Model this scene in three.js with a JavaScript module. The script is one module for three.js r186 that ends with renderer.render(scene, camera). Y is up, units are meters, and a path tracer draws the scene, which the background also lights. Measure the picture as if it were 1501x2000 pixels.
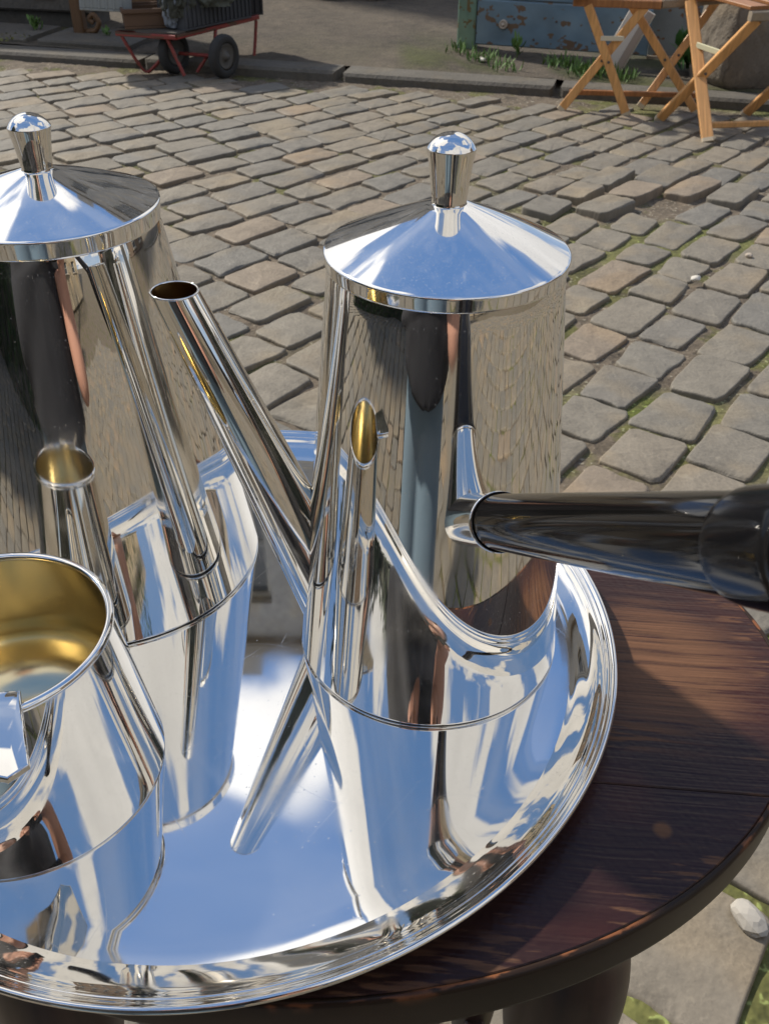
import * as THREE from 'three';
import { mergeGeometries, mergeVertices, toCreasedNormals } from 'three/addons/utils/BufferGeometryUtils.js';

// ------------------------------------------------------------------ camera, sky, sun, exposure
const scene = new THREE.Scene();
const T = 0.78;                                   // height of the tray floor above the street
const CAM_Y = T + 0.3683;
const camera = new THREE.PerspectiveCamera(56.79, 768 / 1024, 0.02, 400);
camera.position.set(0, CAM_Y, 0);
camera.rotation.order = 'YXZ';
camera.rotation.set(-0.6379, 0, 0.0111);
camera.focus = 0.47; camera.userData.fStop = 40;
scene.add(camera);
const renderer = new THREE.WebGLRenderer({ antialias: true });
renderer.toneMapping = THREE.LinearToneMapping;
renderer.toneMappingExposure = 1.0;
renderer.shadowMap.enabled = true;

// seeded randomness and noise
let seed = 12345;
const rnd = () => { seed = (seed * 1664525 + 1013904223) >>> 0; return seed / 4294967296; };
const rr = (a, b) => a + (b - a) * rnd();
const clamp = (x, a = 0, b = 1) => Math.min(b, Math.max(a, x));
const sstep = (a, b, x) => { const t = clamp((x - a) / (b - a)); return t * t * (3 - 2 * t); };
const mix = (a, b, t) => a + (b - a) * t;
const NT = new Float32Array(262144); for (let i = 0; i < NT.length; i++) NT[i] = rnd();
function n3(x, y, z = 0) {
  const xi = Math.floor(x), yi = Math.floor(y), zi = Math.floor(z);
  let u = x - xi, v = y - yi, w = z - zi; u = u * u * (3 - 2 * u); v = v * v * (3 - 2 * v); w = w * w * (3 - 2 * w);
  const x0 = xi & 63, x1 = (xi + 1) & 63, y0 = (yi & 63) << 6, y1 = ((yi + 1) & 63) << 6, z0 = (zi & 63) << 12, z1 = ((zi + 1) & 63) << 12;
  const a = NT[x0 | y0 | z0], b = NT[x1 | y0 | z0], c = NT[x0 | y1 | z0], d = NT[x1 | y1 | z0], e = NT[x0 | y0 | z1], f = NT[x1 | y0 | z1], g = NT[x0 | y1 | z1], h = NT[x1 | y1 | z1];
  const p = a + (b - a) * u, q = c + (d - c) * u, r = e + (f - e) * u, s = g + (h - g) * u, m = p + (q - p) * v, n = r + (s - r) * v;
  return m + (n - m) * w;
}
function fbm(x, y, z = 0, o = 5) { let s = 0, a = 0.5, t = 0; for (let i = 0; i < o; i++) { s += a * n3(x, y, z); t += a; a *= 0.5; x = x * 2.03 + 11.3; y = y * 2.03 + 5.7; z = z * 2.03 + 3.1; } return s / t; }

// the sky: blue with broken white cloud, the same kind of cloud all round
const AZ = THREE.MathUtils.degToRad(-47), EL = THREE.MathUtils.degToRad(42);
const sunDir = new THREE.Vector3(Math.sin(AZ) * Math.cos(EL), Math.sin(EL), -Math.cos(AZ) * Math.cos(EL));
{
  const W = 1536, H = 768, data = new Float32Array(W * H * 4), d = new THREE.Vector3();
  const blob = (az, el, r) => { const a = THREE.MathUtils.degToRad(az), e = THREE.MathUtils.degToRad(el); return { v: new THREE.Vector3(Math.sin(a) * Math.cos(e), Math.sin(e), -Math.cos(a) * Math.cos(e)), r: THREE.MathUtils.degToRad(r) }; };
  const clouds = [blob(-8.5, 49, 8.5), blob(22, 33, 14), blob(-52, 50, 20), blob(60, 46, 13), blob(100, 28, 20), blob(150, 52, 16), blob(-158, 40, 22), blob(-110, 30, 20), blob(178, 26, 16), blob(-80, 66, 11), blob(-30, 22, 14)];
  const gaps = [blob(-8, 65, 10), blob(12, 55, 9), blob(-28, 58, 9), blob(75, 68, 14), blob(-130, 68, 14), blob(178, 74, 9)];
  for (let j = 0; j < H; j++) for (let i = 0; i < W; i++) {
    const lon = ((i + 0.5) / W - 0.5) * 2 * Math.PI, lat = ((j + 0.5) / H - 0.5) * Math.PI;
    d.set(Math.cos(lat) * Math.cos(lon), Math.sin(lat), Math.cos(lat) * Math.sin(lon));
    const up = Math.max(d.y, 0);
    const hz = Math.pow(1 - up, 3.2);
    let r = mix(0.115, 0.42, hz), g = mix(0.252, 0.55, hz), b = mix(0.57, 0.74, hz);
    const sa = Math.max(0, d.dot(sunDir)), glow = Math.pow(sa, 8) * 0.05 + Math.pow(sa, 60) * 0.3;
    r += glow; g += glow * 0.97; b += glow * 0.9;
    const q = 1.25 / (0.35 + up);                               // clouds lie on a flat layer
    let c = 0.75 * (fbm(d.x * q * 2.1 + 7, d.z * q * 2.1 + 3, d.y * 1.3, 6) - 0.5) + 0.32 * (fbm(d.x * q * 7.5 + 1, d.z * q * 7.5 + 9, d.y * 3, 5) - 0.5);
    let k = -0.01;
    for (const s of clouds) k += 0.3 * sstep(1.3, 0.2, d.angleTo(s.v) / s.r);
    for (const s of gaps) k -= 0.3 * sstep(1.3, 0.5, d.angleTo(s.v) / s.r);
    const cov = sstep(0.0, 0.085, c + k);
    const wisp = 0.13 * sstep(0.5, 0.75, fbm(d.x * q * 1.2 + 20, d.z * q * 4.5, 2, 5));
    const a = clamp(cov + wisp * (1 - cov));
    const body = fbm(d.x * q * 3.3 + 31, d.z * q * 3.3, d.y * 2, 4);
    const lum = (0.74 + 0.34 * (body - 0.3)) * (1 + 0.65 * Math.pow(sa, 4));
    r = mix(r, lum, a); g = mix(g, lum * 0.995, a); b = mix(b, lum * 1.005, a);
    if (d.y < 0) { const t = sstep(0, -0.08, d.y); r = mix(r, 0.16, t); g = mix(g, 0.15, t); b = mix(b, 0.13, t); }
    const o = (j * W + i) * 4; data[o] = r; data[o + 1] = g; data[o + 2] = b; data[o + 3] = 1;
  }
  const sky = new THREE.DataTexture(data, W, H, THREE.RGBAFormat, THREE.FloatType);
  sky.mapping = THREE.EquirectangularReflectionMapping; sky.magFilter = THREE.LinearFilter; sky.needsUpdate = true;
  scene.background = sky; scene.environment = sky;
}
const sun = new THREE.DirectionalLight(new THREE.Color(1, 0.93, 0.82), 4.6);
sun.name = 'sun'; sun.position.copy(sunDir).multiplyScalar(30); sun.target.position.set(0, 0, -3);
sun.position.add(sun.target.position);
sun.castShadow = true; sun.shadow.radius = 4.5; sun.shadow.mapSize.set(4096, 4096);
Object.assign(sun.shadow.camera, { left: -9, right: 9, top: 9, bottom: -9, near: 1, far: 80 });
scene.add(sun, sun.target);

// ------------------------------------------------------------------ helpers
const used = new Map();
function numbered(name) { const n = used.get(name) || 0; used.set(name, n + 1); return n ? name + '_' + String(n).padStart(3, '0') : name; }
function tag(o, label, category, group, kind) { o.userData.label = label; if (category) o.userData.category = category; if (group) o.userData.group = group; if (kind) o.userData.kind = kind; return o; }
function thing(name, label, category, pos = [0, 0, 0], turn = 0, group) {
  const o = new THREE.Group(); o.name = numbered(name); o.position.set(...pos); o.rotation.y = turn; scene.add(o);
  return tag(o, label, category, group);
}
function structure(name, label) { const o = new THREE.Group(); o.name = name; o.userData = { kind: 'structure', label }; scene.add(o); return o; }
function part(name, geo, mat, parent) { const m = new THREE.Mesh(geo, mat); m.name = name; m.castShadow = m.receiveShadow = true; parent.add(m); return m; }
function solo(name, geo, mat, label, category, group, kind) { const m = part(numbered(name), geo, mat, scene); return tag(m, label, category, group, kind); }
const V = (x, y, z) => new THREE.Vector3(x, y, z);
const merge = (a) => mergeGeometries(a.map((g) => { const n = g.index ? g.toNonIndexed() : g; if (!n.attributes.uv) n.setAttribute('uv', new THREE.BufferAttribute(new Float32Array(n.attributes.position.count * 2), 2)); for (const k of Object.keys(n.attributes)) if (!['position', 'normal', 'uv'].includes(k)) n.deleteAttribute(k); return n; }));
// a bar with chamfered edges from a to b, w wide (horizontal side), t thick
function bar(a, b, w, t, side) {
  const c = Math.min(w, t) * 0.14, s = new THREE.Shape();
  s.moveTo(-w / 2 + c, -t / 2); s.lineTo(w / 2 - c, -t / 2); s.lineTo(w / 2, -t / 2 + c); s.lineTo(w / 2, t / 2 - c); s.lineTo(w / 2 - c, t / 2); s.lineTo(-w / 2 + c, t / 2); s.lineTo(-w / 2, t / 2 - c); s.lineTo(-w / 2, -t / 2 + c); s.closePath();
  const L = a.distanceTo(b), g = new THREE.ExtrudeGeometry(s, { depth: L, bevelEnabled: false });
  const z = b.clone().sub(a).normalize(), x = (side || V(0, 1, 0)).clone(); 
  const y = z.clone().cross(x).normalize(); x.copy(y).cross(z).normalize();
  g.applyMatrix4(new THREE.Matrix4().makeBasis(x, y, z).setPosition(a));
  return g;
}
function tube(pts, r, seg = 40, rad = 10, closed = false) { return new THREE.TubeGeometry(new THREE.CatmullRomCurve3(pts, closed, 'catmullrom', 0.3), seg, r, rad, closed); }
// a lathe profile smoothed between points; corners kept where a point is doubled
function lathe(pts, seg = 128, crease = 0.6) {
  const g = new THREE.LatheGeometry(pts.map((p) => new THREE.Vector2(Math.max(p[0], 1e-5), p[1])), seg);
  return g;
}
function box(w, h, d, r = 0.004) {
  const s = new THREE.Shape(), x = w / 2 - r, y = h / 2 - r;
  s.moveTo(-x, -y); s.lineTo(x, -y); s.lineTo(x, y); s.lineTo(-x, y); s.closePath();
  const g = new THREE.ExtrudeGeometry(s, { depth: d - 2 * r, bevelEnabled: true, bevelThickness: r, bevelSize: r, bevelSegments: 1, steps: 1 });
  g.translate(0, 0, -(d - 2 * r) / 2); return g;
}
const at = (g, x, y, z, ry = 0, rx = 0, rz = 0) => { g.applyMatrix4(new THREE.Matrix4().makeRotationFromEuler(new THREE.Euler(rx, ry, rz)).setPosition(x, y, z)); return g; };
function planarUV(g, fx, fy) { const p = g.attributes.position, uv = new Float32Array(p.count * 2), v = new THREE.Vector3(); for (let i = 0; i < p.count; i++) { v.fromBufferAttribute(p, i); uv[i * 2] = fx(v); uv[i * 2 + 1] = fy(v); } g.setAttribute('uv', new THREE.BufferAttribute(uv, 2)); return g; }
const boxUV = (g, s = 1) => { const q = g.index ? g.toNonIndexed() : g; const p = q.attributes.position, n = q.attributes.normal, uv = new Float32Array(p.count * 2); for (let i = 0; i < p.count; i++) { const nx = Math.abs(n.getX(i)), ny = Math.abs(n.getY(i)), nz = Math.abs(n.getZ(i)); let a, b; if (ny >= nx && ny >= nz) { a = p.getX(i); b = p.getZ(i); } else if (nx >= nz) { a = p.getZ(i); b = p.getY(i); } else { a = p.getX(i); b = p.getY(i); } uv[i * 2] = a * s; uv[i * 2 + 1] = b * s; } q.setAttribute('uv', new THREE.BufferAttribute(uv, 2)); return q; };
// textures: f(u, v) -> [r, g, b] linear 0..1 (colour) or a number (data)
const enc = (x) => { x = clamp(x); return 255 * (x <= 0.0031308 ? 12.92 * x : 1.055 * Math.pow(x, 1 / 2.4) - 0.055); };
function colourTex(w, h, f) {
  const d = new Uint8Array(w * h * 4);
  for (let j = 0; j < h; j++) for (let i = 0; i < w; i++) { const c = f((i + 0.5) / w, (j + 0.5) / h), o = (j * w + i) * 4; d[o] = enc(c[0]); d[o + 1] = enc(c[1]); d[o + 2] = enc(c[2]); d[o + 3] = 255; }
  const t = new THREE.DataTexture(d, w, h); t.colorSpace = THREE.SRGBColorSpace; return finish(t);
}
function dataTex(w, h, f) {
  const d = new Uint8Array(w * h * 4);
  for (let j = 0; j < h; j++) for (let i = 0; i < w; i++) { const c = clamp(f((i + 0.5) / w, (j + 0.5) / h)) * 255, o = (j * w + i) * 4; d[o] = d[o + 1] = d[o + 2] = c; d[o + 3] = 255; }
  return finish(new THREE.DataTexture(d, w, h));
}
function finish(t) { t.wrapS = t.wrapT = THREE.RepeatWrapping; t.magFilter = THREE.LinearFilter; t.minFilter = THREE.LinearMipmapLinearFilter; t.generateMipmaps = true; t.needsUpdate = true; return t; }
// noise that tiles over the unit square
function tiled(fn) { return (u, v) => { const s = sstep(0.75, 1, u), t = sstep(0.75, 1, v), a = fn(u, v); if (!s && !t) return a; return mix(s ? mix(a, fn(u - 1, v), s) : a, t ? mix(fn(u, v - 1), fn(u - 1, v - 1), s) : 0, t); }; }
const std = (o) => new THREE.MeshStandardMaterial(o);
// surface nets: the skin of a distance function
function nets(f, lo, hi, cell) {
  const nx = Math.ceil((hi.x - lo.x) / cell) + 1, ny = Math.ceil((hi.y - lo.y) / cell) + 1, nz = Math.ceil((hi.z - lo.z) / cell) + 1;
  const F = new Float32Array(nx * ny * nz), id = (i, j, k) => (k * ny + j) * nx + i;
  for (let k = 0; k < nz; k++) for (let j = 0; j < ny; j++) for (let i = 0; i < nx; i++) F[id(i, j, k)] = f(lo.x + i * cell, lo.y + j * cell, lo.z + k * cell);
  const vid = new Int32Array(nx * ny * nz).fill(-1), pos = [], idx = [];
  const E = [[0, 1], [2, 3], [4, 5], [6, 7], [0, 2], [1, 3], [4, 6], [5, 7], [0, 4], [1, 5], [2, 6], [3, 7]];
  for (let k = 0; k < nz - 1; k++) for (let j = 0; j < ny - 1; j++) for (let i = 0; i < nx - 1; i++) {
    const c = []; let m = 0; for (let q = 0; q < 8; q++) { c[q] = F[id(i + (q & 1), j + ((q >> 1) & 1), k + (q >> 2))]; if (c[q] < 0) m++; }
    if (!m || m === 8) continue;
    let x = 0, y = 0, z = 0, n = 0;
    for (const [a, b] of E) if ((c[a] < 0) !== (c[b] < 0)) { const t = c[a] / (c[a] - c[b]); x += mix(a & 1, b & 1, t); y += mix((a >> 1) & 1, (b >> 1) & 1, t); z += mix(a >> 2, b >> 2, t); n++; }
    vid[id(i, j, k)] = pos.length / 3; pos.push(lo.x + (i + x / n) * cell, lo.y + (j + y / n) * cell, lo.z + (k + z / n) * cell);
  }
  const quad = (a, b, c, d, flip) => { if (a < 0 || b < 0 || c < 0 || d < 0) return; if (flip) idx.push(a, c, b, a, d, c); else idx.push(a, b, c, a, c, d); };
  for (let k = 1; k < nz - 1; k++) for (let j = 1; j < ny - 1; j++) for (let i = 1; i < nx - 1; i++) {
    const s = F[id(i, j, k)] < 0;
    if (s !== F[id(i + 1, j, k)] < 0) quad(vid[id(i, j - 1, k - 1)], vid[id(i, j, k - 1)], vid[id(i, j, k)], vid[id(i, j - 1, k)], !s);
    if (s !== F[id(i, j + 1, k)] < 0) quad(vid[id(i - 1, j, k - 1)], vid[id(i - 1, j, k)], vid[id(i, j, k)], vid[id(i, j, k - 1)], !s);
    if (s !== F[id(i, j, k + 1)] < 0) quad(vid[id(i - 1, j - 1, k)], vid[id(i, j - 1, k)], vid[id(i, j, k)], vid[id(i - 1, j, k)], !s);
  }
  const g = new THREE.BufferGeometry(); g.setAttribute('position', new THREE.Float32BufferAttribute(pos, 3)); g.setIndex(idx); g.computeVertexNormals(); return g;
}
const smin = (a, b, k) => { const h = Math.max(k - Math.abs(a - b), 0) / k; return Math.min(a, b) - h * h * k * 0.25; };
function cone(p, a, b, ra, rb) { const ab = [b[0] - a[0], b[1] - a[1], b[2] - a[2]], ap = [p[0] - a[0], p[1] - a[1], p[2] - a[2]]; const t = clamp((ap[0] * ab[0] + ap[1] * ab[1] + ap[2] * ab[2]) / (ab[0] ** 2 + ab[1] ** 2 + ab[2] ** 2)); return Math.hypot(ap[0] - ab[0] * t, ap[1] - ab[1] * t, ap[2] - ab[2] * t) - mix(ra, rb, t); }
function bones(list, k) { return (x, y, z) => { let d = 1e3; const p = [x, y, z]; for (const [a, b, ra, rb] of list) d = smin(d, cone(p, a, b, ra, rb), k); return d; }; }

// ------------------------------------------------------------------ materials
const stoneNoise = tiled((u, v) => fbm(u * 14, v * 14, 1, 5)), stoneFine = tiled((u, v) => fbm(u * 90, v * 90, 4, 3)), stoneBig = tiled((u, v) => fbm(u * 4 + 9, v * 4, 7, 3));
const settMap = colourTex(768, 768, (u, v) => {
  const a = stoneNoise(u, v), b = stoneFine(u, v), c = stoneBig(u, v);
  let k = 0.86 + 0.42 * (a - 0.5) + 0.38 * (b - 0.5);
  const w = sstep(0.45, 0.7, c);
  const pit = sstep(0.66, 0.74, b) * 0.16;
  k *= 1 - pit;
  const pale = sstep(0.7, 0.8, stoneNoise((u * 1.7 + 0.3) % 1, (v * 1.7 + 0.1) % 1)) * 0.18;
  return [k * mix(0.92, 1.06, w) + pale, k * mix(0.92, 0.99, w) + pale, k * mix(0.92, 0.88, w) + pale * 0.9];
});
const settBump = dataTex(768, 768, (u, v) => 0.6 * stoneNoise(u, v) + 0.4 * stoneFine(u, v));
const settTones = [[0.242, 0.216, 0.172], [0.228, 0.205, 0.167], [0.255, 0.225, 0.177], [0.215, 0.197, 0.166], [0.236, 0.21, 0.168], [0.262, 0.226, 0.174], [0.222, 0.203, 0.168], [0.206, 0.193, 0.167], [0.285, 0.23, 0.17]];
const settMats = settTones.map((c) => std({ color: new THREE.Color().setRGB(c[0] * 0.95, c[1] * 0.945, c[2] * 0.93), map: settMap, bumpMap: settBump, bumpScale: 0.0036, roughness: 0.7 }));
const stoneGrey = std({ color: new THREE.Color().setRGB(0.135, 0.122, 0.1), map: settMap, bumpMap: settBump, bumpScale: 0.006, roughness: 0.9 });
const stoneDark = std({ color: new THREE.Color().setRGB(0.09, 0.085, 0.075), map: settMap, bumpMap: settBump, bumpScale: 0.006, roughness: 0.9 });
const stoneRender = std({ color: new THREE.Color().setRGB(0.13, 0.12, 0.105), map: settMap, bumpMap: settBump, bumpScale: 0.008, roughness: 0.95 });
const pinkStone = std({ color: new THREE.Color().setRGB(0.36, 0.22, 0.17), map: settMap, bumpMap: settBump, bumpScale: 0.008, roughness: 0.95 });
const earthF = tiled((u, v) => fbm(u * 40, v * 40, 2, 5)), earthG = tiled((u, v) => fbm(u * 160, v * 160, 5, 2)), mossF = tiled((u, v) => fbm(u * 9 + 3, v * 9, 8, 5));
const earthMap = colourTex(1024, 1024, (u, v) => {
  const a = earthF(u, v), b = earthG(u, v), m = sstep(0.57, 0.68, mossF(u, v) + 0.25 * (a - 0.5)), grit = sstep(0.72, 0.8, b) * 0.14;
  const k = 0.7 + 0.9 * (a - 0.4) + 0.5 * (b - 0.5);
  return [mix(0.15 * k, 0.105 * k, m) + grit, mix(0.118 * k, 0.1 * k, m) + grit, mix(0.083 * k, 0.03 * k, m) + grit * 0.8];
});
const earthBump = dataTex(1024, 1024, (u, v) => 0.5 * earthF(u, v) + 0.5 * earthG(u, v));
const pavMap = colourTex(1024, 1024, (u, v) => {
  const a = earthF(u, v), b = earthG(u, v), c = mossF(u, v);
  const k = 0.75 + 0.5 * (a - 0.5) + 0.4 * (b - 0.5) + 0.5 * (c - 0.5);
  return [0.115 * k, 0.092 * k, 0.066 * k];
});
// polished silver: mirror with a breath of tarnish, dust and hair scratches
const bodyMetal = dataTex(2048, 512, (u, v) => 0.99 - 0.045 * sstep(0.45, 0.75, fbm(u * 30, v * 10, 7, 4)) - 0.25 * sstep(0.9, 0.94, n3(u * 1023, v * 250, 9)));
const bodyRough = dataTex(512, 512, (u, v) => 0.022 + 0.06 * sstep(0.45, 0.75, fbm(u * 14, v * 9, 2, 5)));
const silver = std({ color: new THREE.Color().setRGB(0.87, 0.835, 0.77), metalness: 1, metalnessMap: bodyMetal, roughness: 1, roughnessMap: bodyRough });
const lidMetal = dataTex(2048, 512, (u, v) => 0.985 - 0.035 * sstep(0.5, 0.75, fbm(u * 40, v * 14, 3, 2)) - 0.28 * sstep(0.84, 0.9, n3(u * 1023, v * 250, 3)));
const silverLid = std({ color: new THREE.Color().setRGB(0.89, 0.87, 0.83), metalness: 1, metalnessMap: lidMetal, roughness: 0.05 });
const R = 1024, scr = new Float32Array(R * R);
{
  for (let s = 0; s < 380; s++) {                                 // hair scratches in many directions
    let x = rnd() * R, y = rnd() * R, a = rr(0, Math.PI * 2); const n = rr(15, 150), c = rr(-0.01, 0.01), k = rr(0.08, 0.5);
    for (let i = 0; i < n; i++) { x += Math.cos(a); y += Math.sin(a); a += c; const o = ((y | 0) & 1023) * R + ((x | 0) & 1023); scr[o] = Math.max(scr[o], k * Math.min(1, 4 * Math.min(i / n, 1 - i / n))); }
  }
  for (let s = 0; s < 1500; s++) { const o = (rnd() * R * R) | 0; scr[o] = 1; if (rnd() < 0.3) scr[(o + 1) % (R * R)] = 1; }   // specks of dust
}
const trayRough = dataTex(R, R, (u, v) => { const s = scr[((v * R) | 0) * R + ((u * R) | 0)]; return 0.028 + 0.06 * sstep(0.45, 0.75, fbm(u * 9, v * 9, 1, 4)) + 0.2 * s; });
const trayMetal = dataTex(R, R, (u, v) => { const s = scr[((v * R) | 0) * R + ((u * R) | 0)]; return 0.985 - 0.05 * sstep(0.35, 0.75, fbm(u * 12, v * 12, 6, 5)) - 0.14 * s; });
const traySilver = std({ color: new THREE.Color().setRGB(0.87, 0.86, 0.835), metalness: 1, metalnessMap: trayMetal, roughness: 1, roughnessMap: trayRough });
const gilt = std({ color: new THREE.Color().setRGB(0.8, 0.7, 0.46), metalness: 1, roughness: 0.2 });
const giltDark = std({ color: new THREE.Color().setRGB(0.42, 0.27, 0.11), metalness: 1, roughness: 0.25 });
const ebonyRough = dataTex(256, 256, (u, v) => 0.02 + 0.1 * fbm(u * 6, v * 70, 2, 4));
const ebony = new THREE.MeshPhysicalMaterial({ specularIntensity: 0.5, color: new THREE.Color().setRGB(0.005, 0.0045, 0.0045), roughness: 1, roughnessMap: ebonyRough, metalness: 0 });
const blackPlastic = new THREE.MeshPhysicalMaterial({ color: new THREE.Color().setRGB(0.006, 0.006, 0.007), roughness: 0.12, specularIntensity: 0.4 });
// dark polished table wood, worn through to pale wood in streaks along the grain
const along = (x, z) => z - 0.085 * x + 0.006 * n3(x * 9, z * 14, 5) + 0.0015 * n3(x * 30, z * 60, 8);
const grainU = (x, z) => fbm(x * 6, along(x, z) * 230, 3, 5), grainV = (x, z) => fbm(x * 34, along(x, z) * 1150, 9, 3);
function wear(x, z, g, h) {
  // worn where the photograph shows bare wood: a broad streaked patch beside the tray, and dashes along the front edge
  const e = Math.hypot((x + 0.04) / 0.26, (z + 0.37) / 0.19), n = fbm(x * 26, z * 26, 4, 3), q = fbm(x * 60, along(x, z) * 560, 6, 4);
  let w = 0;
  const p1 = sstep(1.15, 0.35, Math.hypot((x - 0.15) / 0.06, (z + 0.365) / 0.062));
  w = Math.max(w, p1 * 0.9 * sstep(0.44, 0.6, 0.42 * g + 0.28 * h + 0.3 * q + 0.12 * p1 + 0.16 * (n - 0.5) - 0.02));
  const p2 = sstep(1.1, 0.2, Math.hypot((x - 0.12) / 0.05, (z + 0.318) / 0.014));
  w = Math.max(w, p2 * sstep(0.46, 0.58, 0.6 * q + 0.4 * g + 0.06));
  const p3 = sstep(0.86, 0.96, e) * sstep(1.02, 0.98, e);
  w = Math.max(w, 0.75 * p3 * sstep(0.57, 0.67, 0.6 * q + 0.4 * n));
  w = Math.max(w, 0.35 * sstep(0.71, 0.77, q) * sstep(0.52, 0.65, n));
  w = Math.max(w, sstep(1.3, 0.6, Math.hypot((x - 0.1285) / 0.0042, (z + 0.262) / 0.0042)));
  return w;
}
const WX = (u) => -0.32 + 0.58 * u, WZ = (v) => -0.58 + 0.42 * v;
const woodMap = colourTex(1536, 1112, (u, v) => {
  const x = WX(u), z = WZ(v), g = grainU(x, z), h = grainV(x, z), w = wear(x, z, g, h), n = fbm(x * 12, z * 20, 2, 4);
  const k = 0.95 + 0.3 * (g - 0.5) + 0.25 * (h - 0.5), red = sstep(0.4, 0.7, n);
  const br = 0.8 + 0.8 * (h - 0.5) + 0.6 * (g - 0.5);
  return [mix(mix(0.029, 0.052, red) * k, 0.165 * br, w), mix(mix(0.012, 0.017, red) * k, 0.078 * br, w), mix(mix(0.0105, 0.0115, red) * k, 0.038 * br, w)];
});
const woodRough = dataTex(1024, 742, (u, v) => { const x = WX(u), z = WZ(v); const g = grainU(x, z), h = grainV(x, z); return 0.34 + 0.3 * wear(x, z, g, h) + 0.16 * (h - 0.5) + 0.14 * (fbm(x * 20, z * 20, 1, 3) - 0.5); });
const woodBump = dataTex(1024, 742, (u, v) => 0.7 * grainV(WX(u), WZ(v)) + 0.3 * n3(u * 300, v * 210, 3));
const phys = (o) => new THREE.MeshPhysicalMaterial(o);
const tableWood = phys({ specularIntensity: 0.6, map: woodMap, roughnessMap: woodRough, roughness: 1, bumpMap: woodBump, bumpScale: 0.00035 });
const legGrain = colourTex(256, 512, (u, v) => { const g = fbm(u * 60, v * 5, 3, 4), n = fbm(u * 6, v * 6, 5, 4); const k = 0.6 + 0.8 * g; return [0.032 * k * (0.7 + 0.6 * n), 0.015 * k, 0.011 * k]; });
const legWood = std({ map: legGrain, roughness: 0.4 });
const edgeMap = colourTex(1024, 64, (u, v) => { const n = fbm(u * 160, v * 3, 3, 4), m = fbm(u * 30, v * 2, 8, 4); const w = sstep(0.5, 0.62, n) * sstep(0.4, 0.6, m) * sstep(0.6, 0.75, v); return [mix(0.02 + 0.012 * m, 0.2, w), mix(0.0125 + 0.003 * m, 0.075, w), mix(0.008, 0.03, w)]; });
const edgeWood = phys({ map: edgeMap, roughness: 0.4, specularIntensity: 0.5 });
const orangeMap = colourTex(256, 512, (u, v) => { const g = fbm(u * 50, v * 4, 3, 4), n = fbm(u * 4, v * 3, 5, 4); const k = 0.65 + 0.7 * g * (0.6 + 0.8 * n); return [0.6 * k, 0.315 * k, 0.115 * k]; });
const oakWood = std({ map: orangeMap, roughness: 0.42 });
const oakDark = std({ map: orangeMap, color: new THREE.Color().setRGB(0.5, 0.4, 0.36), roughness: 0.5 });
const greyWood = std({ color: new THREE.Color().setRGB(0.33, 0.27, 0.2), map: settMap, roughness: 0.85 });
const bluePaintMap = colourTex(768, 512, (u, v) => {
  const a = fbm(u * 10, v * 26, 3, 5), b = fbm(u * 40, v * 40, 6, 3), chip = sstep(0.585, 0.625, 0.7 * a + 0.3 * b), k = 0.7 + 0.7 * (fbm(u * 6, v * 8, 9, 4) - 0.3), c = fbm(u * 3, v * 5, 2, 3);
  return [mix(mix(0.13, 0.2, c) * k, 0.14, chip), mix(mix(0.235, 0.26, c) * k, 0.09, chip), mix(mix(0.33, 0.29, c) * k, 0.055, chip)];
});
const bluePaint = std({ map: bluePaintMap, roughness: 0.6, bumpMap: bluePaintMap, bumpScale: 0.002 });
const greenPaint = std({ map: bluePaintMap, color: new THREE.Color().setRGB(1.0, 1.05, 0.62), roughness: 0.65 });
const redPaintMap = colourTex(256, 256, (u, v) => { const a = fbm(u * 12, v * 12, 3, 5), c = sstep(0.6, 0.66, a), k = 0.7 + 0.6 * (a - 0.3); return [mix(0.3 * k, 0.1, c), mix(0.045 * k, 0.05, c), mix(0.035 * k, 0.03, c)]; });
const redPaint = std({ map: redPaintMap, roughness: 0.5 });
const rubber = std({ color: new THREE.Color().setRGB(0.028, 0.028, 0.027), roughness: 0.85 });
const rimMetal = std({ color: new THREE.Color().setRGB(0.09, 0.085, 0.075), roughness: 0.7 });
const leafMat = (r, g, b) => std({ color: new THREE.Color().setRGB(r, g, b), roughness: 0.7, side: THREE.DoubleSide });
const weedGreen = leafMat(0.09, 0.17, 0.035), darkLeaf = leafMat(0.035, 0.075, 0.02), midLeaf = leafMat(0.06, 0.11, 0.025);
const plain = (r, g, b, rough = 0.8) => std({ color: new THREE.Color().setRGB(r, g, b), roughness: rough });

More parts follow.
